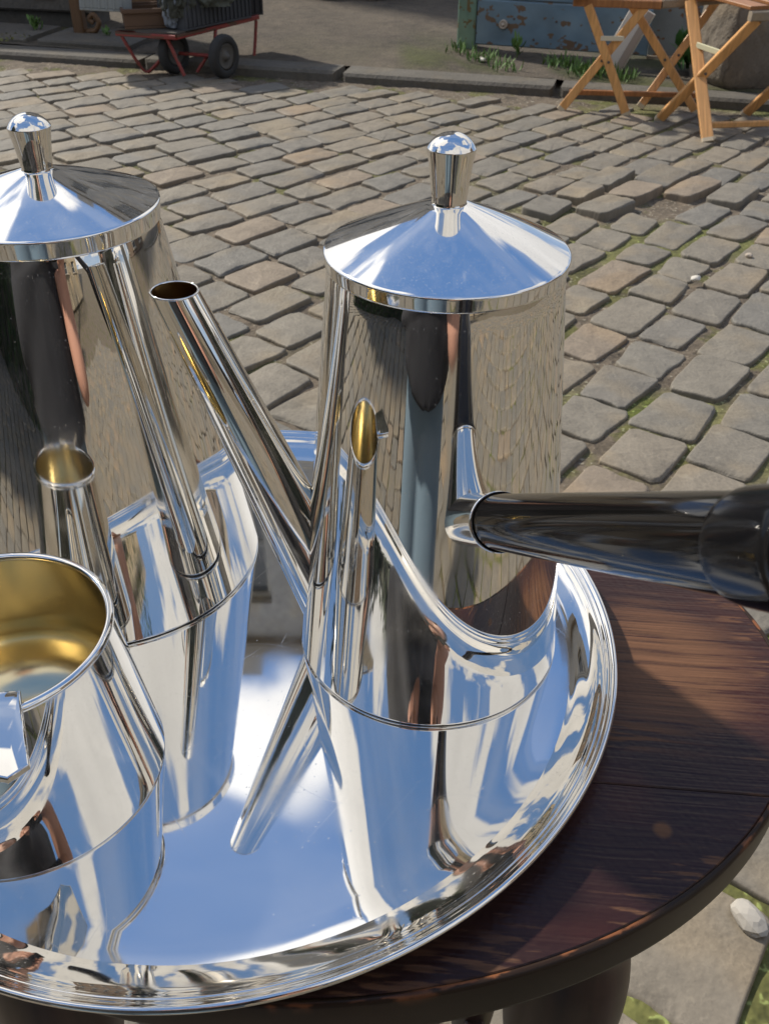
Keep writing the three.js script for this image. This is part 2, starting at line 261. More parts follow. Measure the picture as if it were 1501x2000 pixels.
// ------------------------------------------------------------------ the ground
const kerbZ = (x) => -5.30 + 0.245 * x;                              // front face of the kerb
{
  const g = new THREE.PlaneGeometry(300, 300, 1, 1); g.rotateX(-Math.PI / 2); planarUV(g, (v) => v.x / 1.4, (v) => v.z / 1.4);
  const m = solo('ground', g, std({ map: earthMap, bumpMap: earthBump, bumpScale: 0.01, roughness: 0.95 }), 'bare earth all round under the street and yards', null, null, 'structure'); m.position.y = -0.06;
}
const street = structure('cobbled_street', 'street paved with worn grey brown stone setts and mossy joints');
{
  // the bed between the setts: earth, grit and moss
  const N = 300, S = 7.4, g = new THREE.PlaneGeometry(S, S, N, N); g.rotateX(-Math.PI / 2); g.translate(0.1, 0, -2.4);
  const p = g.attributes.position, col = new Float32Array(p.count * 3);
  for (let i = 0; i < p.count; i++) {
    const x = p.getX(i), z = p.getZ(i);
    p.setY(i, Math.min(-0.0045, -0.0085 + 0.013 * (fbm(x * 9, z * 9, 2, 4) - 0.5) + 0.008 * (fbm(x * 40, z * 40, 5, 2) - 0.5)));
    const m = sstep(0.48, 0.66, fbm(x * 2.6 + 4, z * 2.6, 3, 4)) * sstep(-0.6, 0.7, x + 0.25 * (z + 2)) ;
    col[i * 3] = mix(1, 0.95, m); col[i * 3 + 1] = mix(1, 1.22, m); col[i * 3 + 2] = mix(1, 0.5, m);
  }
  g.setAttribute('color', new THREE.BufferAttribute(col, 3)); g.computeVertexNormals(); planarUV(g, (v) => v.x / 1.4, (v) => v.z / 1.4);
  part('joint_bed', g, std({ map: earthMap, bumpMap: earthBump, bumpScale: 0.008, roughness: 0.95, vertexColors: true }), street);
  const outer = new THREE.PlaneGeometry(40, 40); outer.rotateX(-Math.PI / 2); outer.translate(0, -0.045, 4); planarUV(outer, (v) => v.x / 1.4, (v) => v.z / 1.4);
  part('outer_bed', outer, std({ map: earthMap, roughness: 0.95 }), street);
}
// sett shapes: a rounded block, a unit long (x) and a unit wide (z), top near y = 0
function settShape() {
  const out = [], ph = rr(0, 50), J = 0.055, c4 = [[-0.5, -0.5], [0.5, -0.5], [0.5, 0.5], [-0.5, 0.5]].map(([x, z]) => [x + rr(-J, J) * 0.8, z + rr(-J, J) * 1.3]);
  for (let k = 0; k < 4; k++) {
    const p = c4[k], q = c4[(k + 1) % 4], cut = rr(0.06, 0.16), cut2 = rr(0.06, 0.16);
    [cut * 0.45, cut, 0.3, 0.5, 0.7, 1 - cut2, 1 - cut2 * 0.45].forEach((t, n) => {
      const w = (n > 0 && n < 6 ? 0.045 * (n3(k * 7 + t * 2.5 + ph, ph, 2) - 0.5) + 0.022 * (n3(k * 9 + t * 8 + ph, 4, ph) - 0.5) : 0), pull = n === 0 || n === 6 ? 0.97 : 1;
      const dx = q[0] - p[0], dz = q[1] - p[1]; out.push([(mix(p[0], q[0], t) + dz * w) * pull, (mix(p[1], q[1], t) - dx * w) * pull]);
    });
  }
  const N = out.length;
  const rings = [[1.01, -0.06], [1.003, -0.0085], [0.988, -0.003], [0.965, -0.0009], [0.925, -0.0001], [0.5, 0.0006]], pos = [], idx = [];
  const dome = rr(-0.001, 0.003), chip = rr(0, 6.28), chipped = rnd() < 0.4 ? 0.006 : 0;
  rings.forEach(([k, y], q) => out.forEach(([x, z]) => {
    const w = q < 1 ? 0 : 0.004 * (n3(x * 4 + ph, z * 4, 3) - 0.5) + 0.0022 * (n3(x * 13 + ph, z * 13, 6) - 0.5), cd = Math.cos(Math.atan2(z, x) - chip);
    pos.push(x * k, y + w + (q === 5 ? dome : 0) - (q > 1 && q < 4 ? chipped * sstep(0.8, 1, cd) : 0), z * k);
  }));
  pos.push(0, 0.001 + dome, 0);
  for (let q = 0; q < rings.length - 1; q++) for (let i = 0; i < N; i++) { const a = q * N + i, b = q * N + (i + 1) % N, c = a + N, d = b + N; idx.push(a, c, b, b, c, d); }
  for (let i = 0; i < N; i++) idx.push((rings.length - 1) * N + i, rings.length * N, (rings.length - 1) * N + (i + 1) % N);
  const g = new THREE.BufferGeometry(); g.setAttribute('position', new THREE.Float32BufferAttribute(pos, 3)); g.setIndex(idx); g.computeVertexNormals();
  const ou = rnd(), ov = rnd(); planarUV(g, (v) => ou + v.x * 0.36, (v) => ov + v.z * 0.24 + v.y * 0.5); return g;
}
const settShapes = Array.from({ length: 24 }, settShape);
camera.updateMatrixWorld(true); camera.updateProjectionMatrix();
const inView = (() => {
  const q = new THREE.Vector3();
  const circles = [[-0.04, -0.37, 0.26, 0.19, T - 0.005], [-0.082, -0.375, 0.205, 0.205, T + 0.01]];
  for (let h = 0; h <= 0.22; h += 0.02) { circles.push([0.025, -0.386, 0.07 - 0.09 * h, 0.07 - 0.09 * h, T + h]); circles.push([-0.165, -0.453, 0.087 - 0.13 * h, 0.087 - 0.13 * h, T + h]); }
  return (p) => {
    q.copy(p).project(camera); if (Math.abs(q.x) > 1.03 || Math.abs(q.y) > 1.03 || q.z > 1) return false;
    for (const [cx, cz, a, b, y] of circles) { const t = (CAM_Y - y) / (CAM_Y - p.y), x = p.x * t, z = p.z * t; if (Math.hypot((x - cx) / a, (z - cz) / b) < 0.97) return false; }
    return true;
  };
})();
{
  const C = V(8.77, 0, -12.9), setts = [], d0 = 0.01225;
  for (let c = -70; c < 96; c++) {
    const phi0 = Math.atan2(-3.35 + 12.9, -0.75 - 8.77) + c * d0;                // the ray that a course follows
    let r = 5 + rr(0, 0.2);
    while (r < 22) {
      const len = rr(0.175, 0.268), rm = r + len / 2; r += len;
      const phi = phi0 + 0.0016 * Math.sin(rm * 1.7 + c * 0.05) + rr(-0.0006, 0.0006), x = C.x + rm * Math.cos(phi), z = C.z + rm * Math.sin(phi);
      if (z < kerbZ(x) + 0.2 || z > 5.5 || Math.abs(x) > 5.2) continue;
      const w = d0 * rm * 0.985;
      setts.push({ x, z, len: len - rr(0.01, 0.022), wid: w - rr(0.014, 0.03), a: -phi, y: Math.max(0.0015, 0.002 + 0.012 * (fbm(x * 1.1, z * 1.1, 3, 3) - 0.5) + rr(-0.004, 0.005)), tx: rr(-0.032, 0.032), tz: rr(-0.024, 0.024) });
    }
  }
  const hole = V(0.93, 0, -3.38);
  for (let i = setts.length - 1; i >= 0; i--) {
    const s = setts[i], dx = s.x - hole.x, dz = s.z - hole.z, d = Math.hypot(dx, dz);
    if (d < 0.1) { setts.splice(i, 1); continue; }
    if (d < 0.42 && dz < 0.02) { s.y += 0.017; s.tx += 0.06; s.a += rr(-0.12, 0.12); }
    else if (d < 0.36) { s.a += rr(-0.1, 0.1); }
    s.seen = inView(V(s.x, 0, s.z)); s.d = Math.hypot(s.x, s.z);
  }
  const shown = setts.filter((s) => s.seen).sort((a, b) => a.d - b.d).slice(0, 298), solos = new Set(shown), rest = [];
  const m4 = new THREE.Matrix4(), e = new THREE.Euler();
  for (const s of setts) {
    const k = Math.floor(rnd() * settShapes.length), tone = rnd() < 0.06 ? 8 : Math.floor(rnd() * 8), flip = rnd() < 0.5 ? Math.PI : 0;
    e.set(s.tx, s.a + flip, s.tz, 'YXZ');
    if (solos.has(s)) { const m = part('sett', settShapes[k], settMats[tone], street); m.position.set(s.x, s.y, s.z); m.rotation.copy(e); m.scale.set(s.len, 1, s.wid); }
    else { const g = settShapes[k].clone(); m4.compose(V(s.x, s.y, s.z), new THREE.Quaternion().setFromEuler(e), V(s.len, 1, s.wid)); g.applyMatrix4(m4); const c = new Float32Array(g.attributes.position.count * 3); for (let i = 0; i < c.length; i++) c[i] = settTones[tone][i % 3] * [0.95, 0.945, 0.93][i % 3] / 0.27; g.setAttribute('color', new THREE.BufferAttribute(c, 3)); rest.push(g); }
  }
  let n = 0; street.children.forEach((m) => { if (m.name === 'sett') { if (n) m.name = 'sett_' + String(n).padStart(3, '0'); n++; } });
  const m = part('farther_setts', mergeGeometries(rest), std({ color: new THREE.Color().setRGB(0.27, 0.27, 0.27), map: settMap, bumpMap: settBump, bumpScale: 0.004, roughness: 0.82, vertexColors: true }), street); m.userData.kind = 'stuff';
}
// kerb stones, each its own block
const kerb = structure('kerb', 'low kerb of long worn grey stones along the far side of the street');
{
  let x = -7; let k = 0;
  while (x < 6) {
    const L = rr(0.75, 1.15), a = x + 0.003, b = x + L - 0.003; x += L;
    const g = boxUV(box(b - a, 0.16, 0.2, 0.014), 1.3), p = g.attributes.position;
    for (let i = 0; i < p.count; i++) { const q = fbm(p.getX(i) * 9 + k * 3, p.getZ(i) * 9 + p.getY(i) * 9, 2, 3) - 0.5; p.setY(i, p.getY(i) + 0.015 * q); p.setZ(i, p.getZ(i) + 0.015 * q); }
    const m = part(k ? 'kerb_stone_' + String(k).padStart(3, '0') : 'kerb_stone', g, stoneGrey, kerb); const xc = (a + b) / 2;
    m.position.set(xc, -0.047 + rr(-0.006, 0.006), kerbZ(xc) - 0.1); m.rotation.y = -Math.atan(0.245) + rr(-0.008, 0.008); k++;
  }
}
// footway and yard beyond the kerb
{
  const N = 160, g = new THREE.PlaneGeometry(1, 1, N, 80), p = g.attributes.position, col = new Float32Array(p.count * 3);
  for (let i = 0; i < p.count; i++) {
    const x = -6.8 + (p.getX(i) + 0.5) * 13, s = 0.5 - p.getY(i), z = kerbZ(x) - 0.205 - s * 14;
    p.setXYZ(i, x, 0.03 + 0.05 * sstep(0, 0.3, s) * 0 + 0.022 * (fbm(x * 3, z * 3, 2, 4) - 0.5) + 0.012 * (fbm(x * 14, z * 14, 7, 3) - 0.5), z);
    const m = sstep(0.45, 0.6, fbm(x * 4, z * 4, 5, 4)) * sstep(0.1, 0.02, s) * (x > 0.1 || x < -1.9 ? 1 : 0.15);
    const b = 0.85 + 0.5 * (fbm(x * 1.7, z * 1.7, 9, 3) - 0.4);
    col[i * 3] = b * mix(1, 0.62, m); col[i * 3 + 1] = b * mix(1, 0.82, m); col[i * 3 + 2] = b * mix(1, 0.32, m);
  }
  g.setAttribute('color', new THREE.BufferAttribute(col, 3)); g.computeVertexNormals(); planarUV(g, (v) => v.x / 1.4, (v) => v.z / 1.4);
  const pav = structure('pavement', 'brown trodden footway and yard entrance behind the kerb');
  part('trodden_surface', g, std({ map: pavMap, bumpMap: earthBump, bumpScale: 0.01, roughness: 0.95, vertexColors: true }), pav);
  [[-1.72, 0.62], [-2.4, 0.7], [-3.15, 0.75], [-3.95, 0.8]].forEach(([x, w], i) => {
    const f = boxUV(box(w - 0.03, 0.05, 0.42, 0.01), 1.1), m = part(i ? 'flagstone_00' + i : 'flagstone', f, stoneGrey, pav); m.position.set(x, 0.032 + rr(-0.004, 0.004), kerbZ(x) - 0.47); m.rotation.set(rr(-0.01, 0.01), -Math.atan(0.245) + rr(-0.02, 0.02), rr(-0.01, 0.01));
  });
}

// ------------------------------------------------------------------ walls, buildings, gate
const FA = -Math.atan(0.245);
function buildingBox(name, label, x0, x1, z, depth, height, mat, face, rows, cols, winMat, roofMat) {
  // a block whose windowed face looks to +z (face = 1) or -z (face = -1)
  const b = thing(name, label, 'building', [(x0 + x1) / 2, 0, z]);
  const w = x1 - x0, s = new THREE.Shape(); s.moveTo(-w / 2, 0); s.lineTo(w / 2, 0); s.lineTo(w / 2, height); s.lineTo(-w / 2, height); s.closePath();
  const ww = w / cols * 0.42, wh = height / rows * 0.56, spots = [];
  for (let r = 0; r < rows; r++) for (let c = 0; c < cols; c++) {
    const cx = -w / 2 + (c + 0.5) * w / cols, cy = (r + 0.52) * height / rows; spots.push([cx, cy]);
    const h = new THREE.Path(); h.moveTo(cx - ww / 2, cy - wh / 2); h.lineTo(cx - ww / 2, cy + wh / 2); h.lineTo(cx + ww / 2, cy + wh / 2); h.lineTo(cx + ww / 2, cy - wh / 2); h.closePath(); s.holes.push(h);
  }
  const g = new THREE.ExtrudeGeometry(s, { depth: 0.4, bevelEnabled: false }); g.translate(0, 0, face > 0 ? -0.4 : 0);
  const body = new THREE.BoxGeometry(w, height, depth - 0.5); body.translate(0, height / 2, -face * (0.45 + (depth - 0.5) / 2));
  part('wall', merge([boxUV(g, 0.7), boxUV(body, 0.7)]), mat, b);
  for (const [cx, cy] of spots) {
    const f = merge([box(ww, 0.07, 0.08).translate(0, wh / 2 - 0.035, 0), box(ww, 0.07, 0.08).translate(0, -wh / 2 + 0.035, 0), box(0.07, wh - 0.142, 0.08).translate(-ww / 2 + 0.036, 0, 0), box(0.07, wh - 0.142, 0.08).translate(ww / 2 - 0.036, 0, 0), box(ww - 0.146, 0.05, 0.07).translate(0, 0, 0)]);
    const wn = part('window', f, plain(0.6, 0.58, 0.52, 0.6), b); wn.position.set(cx, cy, -face * 0.2);
    const pn = part('pane', new THREE.BoxGeometry(ww - 0.146, wh - 0.144, 0.012), winMat, wn); pn.position.z = -face * 0.02;
    const sl = part('sill', box(ww + 0.2, 0.1, 0.2, 0.01), plain(0.34, 0.3, 0.24), b); sl.position.set(cx, cy - wh / 2 - 0.052, face * 0.05);
  }
  const cor = part('cornice', box(w + 0.3, 0.28, 0.5, 0.03), plain(0.3, 0.26, 0.2), b); cor.position.set(0, height + 0.142, -face * 0.1);
  const rf = new THREE.Shape(); rf.moveTo(0, 0); rf.lineTo(depth, 0); rf.lineTo(depth / 2, depth * 0.2); rf.closePath();
  const rg = new THREE.ExtrudeGeometry(rf, { depth: w, bevelEnabled: false }); rg.rotateY(Math.PI / 2); rg.translate(-w / 2, height + 0.03, face > 0 ? 0 : depth);
  part('roof', boxUV(rg, 0.5), roofMat, b);
  return b;
}
const slate = plain(0.07, 0.075, 0.085, 0.7), darkPane = std({ color: new THREE.Color().setRGB(0.1, 0.11, 0.12), roughness: 0.06 });
const sandstone = std({ color: new THREE.Color().setRGB(0.2, 0.15, 0.115), map: settMap, roughness: 0.9 }), creamStone = std({ color: new THREE.Color().setRGB(0.5, 0.42, 0.3), map: settMap, roughness: 0.9 }), sootStone = std({ color: new THREE.Color().setRGB(0.5, 0.48, 0.44), map: settMap, roughness: 0.9 });
const wh = buildingBox('stone_warehouse', 'soot dark stone warehouse with rows of windows beyond the yard', -4.2, 1.5, -11.2, 6, 11.3, sootStone, 1, 3, 4, darkPane, slate);
buildingBox('sandstone_tenement', 'red sandstone tenement with sash windows behind the photographer', -7, 0.4, 12.5, 6, 5.6, sandstone, -1, 2, 5, darkPane, slate);
buildingBox('cream_tenement', 'cream stone terrace with sash windows behind the photographer', 0.7, 8, 10.2, 5, 5.4, creamStone, -1, 2, 4, darkPane, slate);
for (const [x, h] of [[-2.6, 1.5], [-0.4, 2.1], [0.9, 1.2]]) { const c = part('chimney', boxUV(box(0.8, h, 0.7, 0.03), 0.7), sootStone, wh); c.position.set(x + 1.35, 11.6 + h / 2, -1.2); }
const rt = buildingBox('corner_tenement', 'red brown tenement with sash windows down the side of the street', -4.5, 4.5, 0, 5, 5.6, sandstone, 1, 3, 5, darkPane, slate); rt.position.set(9.5, 0, -1); rt.rotation.y = -Math.PI / 2;
{
  // the low wall by the cart
  const w = thing('rendered_wall', 'grey rendered stone wall with a pink bare patch and dark recessed base', 'wall', [-1.86, 0, -6.52], FA + 0.06);
  const L = 4.2;
  part('plinth', boxUV(box(L, 0.12, 0.3, 0.01).translate(-L / 2 - 0.02, 0.06, -0.2), 1), stoneDark, w);
  const f = boxUV(box(L, 0.85, 0.34, 0.012).translate(-L / 2, 0.122 + 0.425, -0.17), 1); part('render_face', f, stoneRender, w);
  const cp = part('coping', boxUV(box(L + 0.08, 0.09, 0.44, 0.02).translate(-L / 2, 1.019, -0.17), 1), stoneGrey, w);
  const s = new THREE.Shape(); const P = []; for (let i = 0; i < 40; i++) { const a = i / 40 * Math.PI * 2, k = 1 + 0.5 * (fbm(Math.cos(a) * 1.6 + 3, Math.sin(a) * 1.6, 2, 4) - 0.5); P.push(new THREE.Vector2(0.3 * Math.cos(a) * k, 0.3 * Math.sin(a) * k)); } s.setFromPoints(P);
  const pg = new THREE.ExtrudeGeometry(s, { depth: 0.006, bevelEnabled: true, bevelSize: 0.006, bevelThickness: 0.005, bevelSegments: 1 }); pg.scale(0.72, 0.6, 1); pg.translate(-0.27, 0.36, 0);
  const pm = part('bare_patch', boxUV(pg, 1), pinkStone, w); pm.userData.label = 'pink bare stone patch'; 
}
{
  // blue boarded gate with its post
  const GX = 0.5, GZ = -6.08, A = -Math.atan(0.3);
  const post = thing('gate_post', 'square green blue painted timber post at the end of the boarded gate', 'post', [0.455, 0, -6.12], A);
  part('shaft', boxUV(box(0.105, 0.95, 0.11, 0.006).translate(0, 0.475, 0), 1.6), greenPaint, post);
  const cap = part('cap', box(0.13, 0.05, 0.13, 0.01), greenPaint, post); cap.position.y = 0.976;
  const gate = thing('boarded_gate', 'weathered blue painted timber gate of wide horizontal boards', 'gate', [GX, 0, GZ], A);
  const L = 0.98;
  [[0.055, 0.235], [0.293, 0.22], [0.516, 0.22]].forEach(([y, h], i) => { const m = part(i ? 'board_00' + i : 'board', boxUV(box(L, h, 0.035, 0.006).translate(L / 2, y + h / 2, rr(-0.004, 0.004)), 1.2), bluePaint, gate); });
  const boss = part('ring_boss', lathe([[0.0001, 0.022], [0.008, 0.022], [0.012, 0.012], [0.014, 0.012], [0.02, 0.018], [0.024, 0.012], [0.025, 0]], 24).rotateX(Math.PI / 2), plain(0.42, 0.36, 0.3, 0.6), gate); boss.position.set(0.16, 0.17, 0.02);
  for (let i = 0; i < 7; i++) { const n = part('nail', new THREE.SphereGeometry(0.006, 8, 6), plain(0.1, 0.06, 0.04, 0.7), gate); n.position.set(0.22 + 0.12 * i, i % 2 ? 0.1 : 0.2, 0.019); n.scale.z = 0.5; }
  for (const x of [0.04, L - 0.06]) { const m = part('batten', boxUV(box(0.08, 0.64, 0.03, 0.004).translate(x, 0.39, -0.035), 1.5), bluePaint, gate); }
  // a grey blue board leaning next to it
  const bd = thing('leaning_board', 'grey blue weathered sheet leaning beyond the gate end', 'board', [1.62, 0.02, -5.82], A);
  part('sheet', boxUV(box(0.34, 0.66, 0.025, 0.004).translate(0, 0.33, 0), 1), std({ map: bluePaintMap, color: new THREE.Color().setRGB(1.1, 0.85, 0.7), roughness: 0.8 }), bd); bd.rotation.x = -0.12;
  const em = part('edge_strip', boxUV(box(0.34, 0.03, 0.03, 0.004).translate(0, 0.016, 0.029), 1), greyWood, bd);
}
// ------------------------------------------------------------------ things across the street
function wheel(parent, c, axis, r) {
  const z = axis.clone().normalize(), q = new THREE.Quaternion().setFromUnitVectors(V(0, 1, 0), z);
  const tyre = part('tyre', lathe([[r * 0.58, -0.018], [r * 0.7, -0.026], [r * 0.9, -0.026], [r * 0.985, -0.014], [r, 0], [r * 0.985, 0.014], [r * 0.9, 0.026], [r * 0.7, 0.026], [r * 0.58, 0.018], [r * 0.58, -0.018]], 40), rubber, parent);
  const rim = part('rim', lathe([[0.0001, 0.03], [0.014, 0.03], [0.018, 0.014], [r * 0.3, 0.008], [r * 0.5, 0.012], [r * 0.6, 0.022], [r * 0.6, -0.022], [r * 0.5, -0.012], [r * 0.3, -0.008], [0.0001, -0.02]], 40), rimMetal, parent);
  for (const m of [tyre, rim]) { m.quaternion.copy(q); m.position.copy(c); }
}
{
  const cart = thing('hand_cart', 'red framed two wheeled hand cart loaded with crates at the kerb', 'cart', [0, 0, 0]);
  const fl = V(-1.43, 0.195, -5.47), fr = V(-1.095, 0.2, -5.35), br = V(-0.735, 0.215, -5.88), bl = V(-1.07, 0.21, -6.0);
  part('bed_frame', merge([bar(fl, fr, 0.022, 0.02), bar(fr, br, 0.022, 0.02), bar(br, bl, 0.022, 0.02), bar(bl, fl, 0.022, 0.02)]), redPaint, cart);
  const sh = new THREE.Shape(); [fl, fr, br, bl].forEach((p, i) => i ? sh.lineTo(p.x, -p.z) : sh.moveTo(p.x, -p.z)); sh.closePath();
  const deck = new THREE.ExtrudeGeometry(sh, { depth: 0.008, bevelEnabled: false }); deck.rotateX(-Math.PI / 2); deck.translate(0, 0.213, 0); part('deck', boxUV(deck, 1), plain(0.08, 0.07, 0.06), cart);
  part('leg', tube([V(-1.405, 0.19, -5.46), V(-1.35, 0.08, -5.46), V(-1.31, 0.018, -5.47), V(-1.285, 0.012, -5.47), V(-1.26, 0.03, -5.46), V(-1.2, 0.085, -5.44)], 0.009, 40, 8), redPaint, cart);
  part('leg', tube([V(-1.15, 0.19, -5.385), V(-1.1, 0.07, -5.37), V(-1.075, 0.015, -5.36)], 0.010, 24, 8), redPaint, cart);
  part('leg', tube([V(-1.02, 0.02, -5.42), V(-0.97, 0.085, -5.44), V(-0.95, 0.1, -5.46)], 0.009, 20, 8), redPaint, cart);
  part('leg', tube([V(-0.745, 0.2, -5.87), V(-0.755, 0.1, -5.85), V(-0.765, 0.02, -5.83)], 0.009, 20, 8), redPaint, cart);
  part('strut', tube([V(-0.93, 0.2, -5.6), V(-0.93, 0.11, -5.5)], 0.01, 6, 8), redPaint, cart); part('strut', tube([V(-1.16, 0.2, -5.6), V(-1.15, 0.11, -5.5)], 0.01, 6, 8), redPaint, cart); part('axle', tube([V(-1.13, 0.1, -5.49), V(-0.86, 0.105, -5.38)], 0.009, 6, 8), redPaint, cart);
  const ax = V(0.86, 0, 0.5);
  const w1 = new THREE.Group(); w1.name = 'wheel'; cart.add(w1); wheel(w1, V(-0.865, 0.106, -5.39), ax, 0.106);
  const w2 = new THREE.Group(); w2.name = 'wheel_001'; cart.add(w2); wheel(w2, V(-1.145, 0.104, -5.49), ax, 0.106);
  // the load
  const crate = (name, label, pos, turn, w, h, d, mat, ribs) => {
    const c = thing(name, label, 'crate', pos, turn), t = 0.012;
    part('base', box(w, t, d, 0.002).translate(0, t / 2, 0), mat, c);
    for (const s of [-1, 1]) { part('long_side', box(w, h - t, t, 0.002).translate(0, t + 0.001 + (h - t) / 2, s * (d / 2 - t / 2)), mat, c); part('end_side', box(t, h - t, d - 2 * t - 0.002, 0.002).translate(s * (w / 2 - t / 2), t + 0.001 + (h - t) / 2, 0), mat, c); }
    for (let i = 0; i < ribs; i++) part('rib', box(0.008, h * 0.86, 0.008, 0.001).translate(-w / 2 + (i + 0.6) * w / ribs, h / 2, d / 2 + 0.004), mat, c);
    part('rim_band', merge([box(w + 0.02, 0.02, 0.014, 0.002).translate(0, h, d / 2 + 0.007), box(w + 0.02, 0.02, 0.014, 0.002).translate(0, h, -d / 2 - 0.007), box(0.014, 0.02, d, 0.002).translate(w / 2 + 0.004, h + 0.001, 0), box(0.014, 0.02, d, 0.002).translate(-w / 2 - 0.004, h + 0.001, 0)]), mat, c);
    return c;
  };
  crate('plastic_crate', 'pale grey ribbed plastic crate resting over the front of the red cart', [-1.5, 0.3, -5.6], 0.25, 0.26, 0.15, 0.3, plain(0.27, 0.3, 0.31, 0.5), 7).rotation.z = -0.08;
  crate('dark_crate', 'long dark ribbed basket along the side of the red cart', [-0.985, 0.222, -5.66], 0.97, 0.5, 0.2, 0.2, plain(0.05, 0.055, 0.065, 0.6), 16);
  crate('cardboard_box', 'low brown open box at the front corner of the red cart', [-1.27, 0.222, -5.55], 0.28, 0.26, 0.085, 0.2, plain(0.11, 0.065, 0.04, 0.8), 0);
  crate('box_tray', 'black open tray at the rear end of the red cart', [-0.86, 0.222, -5.93], 0.65, 0.22, 0.2, 0.22, plain(0.022, 0.024, 0.03, 0.5), 6);
  const lump = (name, label, cat, c, r, mat, k, amp = 0.75) => { const g = mergeVertices(new THREE.IcosahedronGeometry(1, 26).deleteAttribute('normal').deleteAttribute('uv')); const p = g.attributes.position; for (let i = 0; i < p.count; i++) { const v = V(p.getX(i), p.getY(i), p.getZ(i)); const f = 1 + amp * (fbm(v.x * 2 + k, v.y * 2, v.z * 2, 4) - 0.5) + amp * 0.55 * (1 - Math.abs(2 * fbm(v.x * 3.4 + k, v.y * 1.6, v.z * 3.4 + 8, 2) - 1) - 0.6) + amp * 0.3 * (0.5 - Math.abs(n3(v.x * 9 + k, v.y * 5, v.z * 9) - 0.5) * 2); p.setXYZ(i, v.x * f * r[0], Math.max(v.y * f * r[1], -0.8 * r[1]), v.z * f * r[2]); } g.computeVertexNormals(); const m = solo(name, g, mat, label, cat); m.position.set(...c); return m; };
  lump('cloth_bundle', 'crumpled pale blue grey cloth hanging between the box and the basket', 'cloth', [-1.115, 0.335, -5.47], [0.05, 0.13, 0.055], plain(0.19, 0.22, 0.26, 0.7), 3, 0.9);
  lump('cloth_bundle', 'rumpled dark blue grey cover over the far end of the cart', 'cloth', [-0.95, 0.5, -5.82], [0.24, 0.12, 0.2], plain(0.045, 0.055, 0.065, 0.6), 9);
  [['grey green cloth slumped over the middle of the ribbed basket', [-0.99, 0.39, -5.53], [0.13, 0.09, 0.06], [0.1, 0.115, 0.1], 21], ['dark olive sheet spilling over the near corner of the ribbed basket', [-1.09, 0.36, -5.44], [0.07, 0.1, 0.05], [0.05, 0.055, 0.045], 27], ['pale grey rag on the far end of the ribbed basket', [-0.84, 0.42, -5.74], [0.09, 0.06, 0.07], [0.2, 0.21, 0.2], 33]].forEach(([lab, c, r, col, k]) => lump('cloth_bundle', lab, 'cloth', c, r, plain(...col, 0.85), k, 1.0));
  // a heap of netting: loose looped cords
  const nt = thing('green_netting', 'loose dull green net heaped in the ribbed basket', 'netting', [-1.0, 0.44, -5.56]);
  for (let i = 0; i < 26; i++) { const P = []; for (let k = 0; k < 8; k++) P.push(V(rr(-0.12, 0.12), rr(-0.03, 0.09), rr(-0.1, 0.1))); part(i ? 'cord_' + String(i).padStart(3, '0') : 'cord', tube(P, 0.0045, 60, 5), i % 3 ? plain(0.07, 0.12, 0.055, 0.9) : plain(0.13, 0.15, 0.13, 0.9), nt); }
  // old bed post with a scroll bracket
  const bedWood = std({ map: orangeMap, color: new THREE.Color().setRGB(0.2, 0.2, 0.22), roughness: 0.6 });
  const bp = thing('bed_end', 'brown carved wooden bed end with scroll bracket standing behind the cart', 'furniture', [-1.86, 0.04, -6.3], -0.2);
  part('upright', boxUV(box(0.07, 1.1, 0.06, 0.008).translate(0, 0.55, 0), 2), bedWood, bp);
  part('scroll', tube([V(0.035, 0.02, 0), V(0.1, 0.03, 0.005), V(0.13, 0.075, 0.005), V(0.1, 0.115, 0.005), V(0.07, 0.09, 0.005), V(0.095, 0.07, 0.005)], 0.016, 40, 8), bedWood, bp);
  part('rail', boxUV(box(0.5, 0.1, 0.04, 0.006).translate(0.286, 0.2, -0.01), 2), bedWood, bp);
  // rolled bundles far back in the yard
  [[-0.42, 0.085, -7.9, 0.16, 'long dark rolled sack lying in the yard entrance'], [-0.13, 0.07, -7.85, 0.10, 'short pale ended roll lying between the dark yard sacks'], [0.12, 0.08, -8.0, 0.13, 'small dark sack slumped by the yard rolls']].forEach(([x, y, z, r, lab], i) => lump(i === 1 ? 'rolled_mat' : 'sack', lab, i === 1 ? 'roll' : 'sack', [x, 0.09, z], [r, 0.1, 0.12], i === 1 ? plain(0.15, 0.12, 0.09) : plain(0.03, 0.032, 0.026), 20 + i * 5));
}
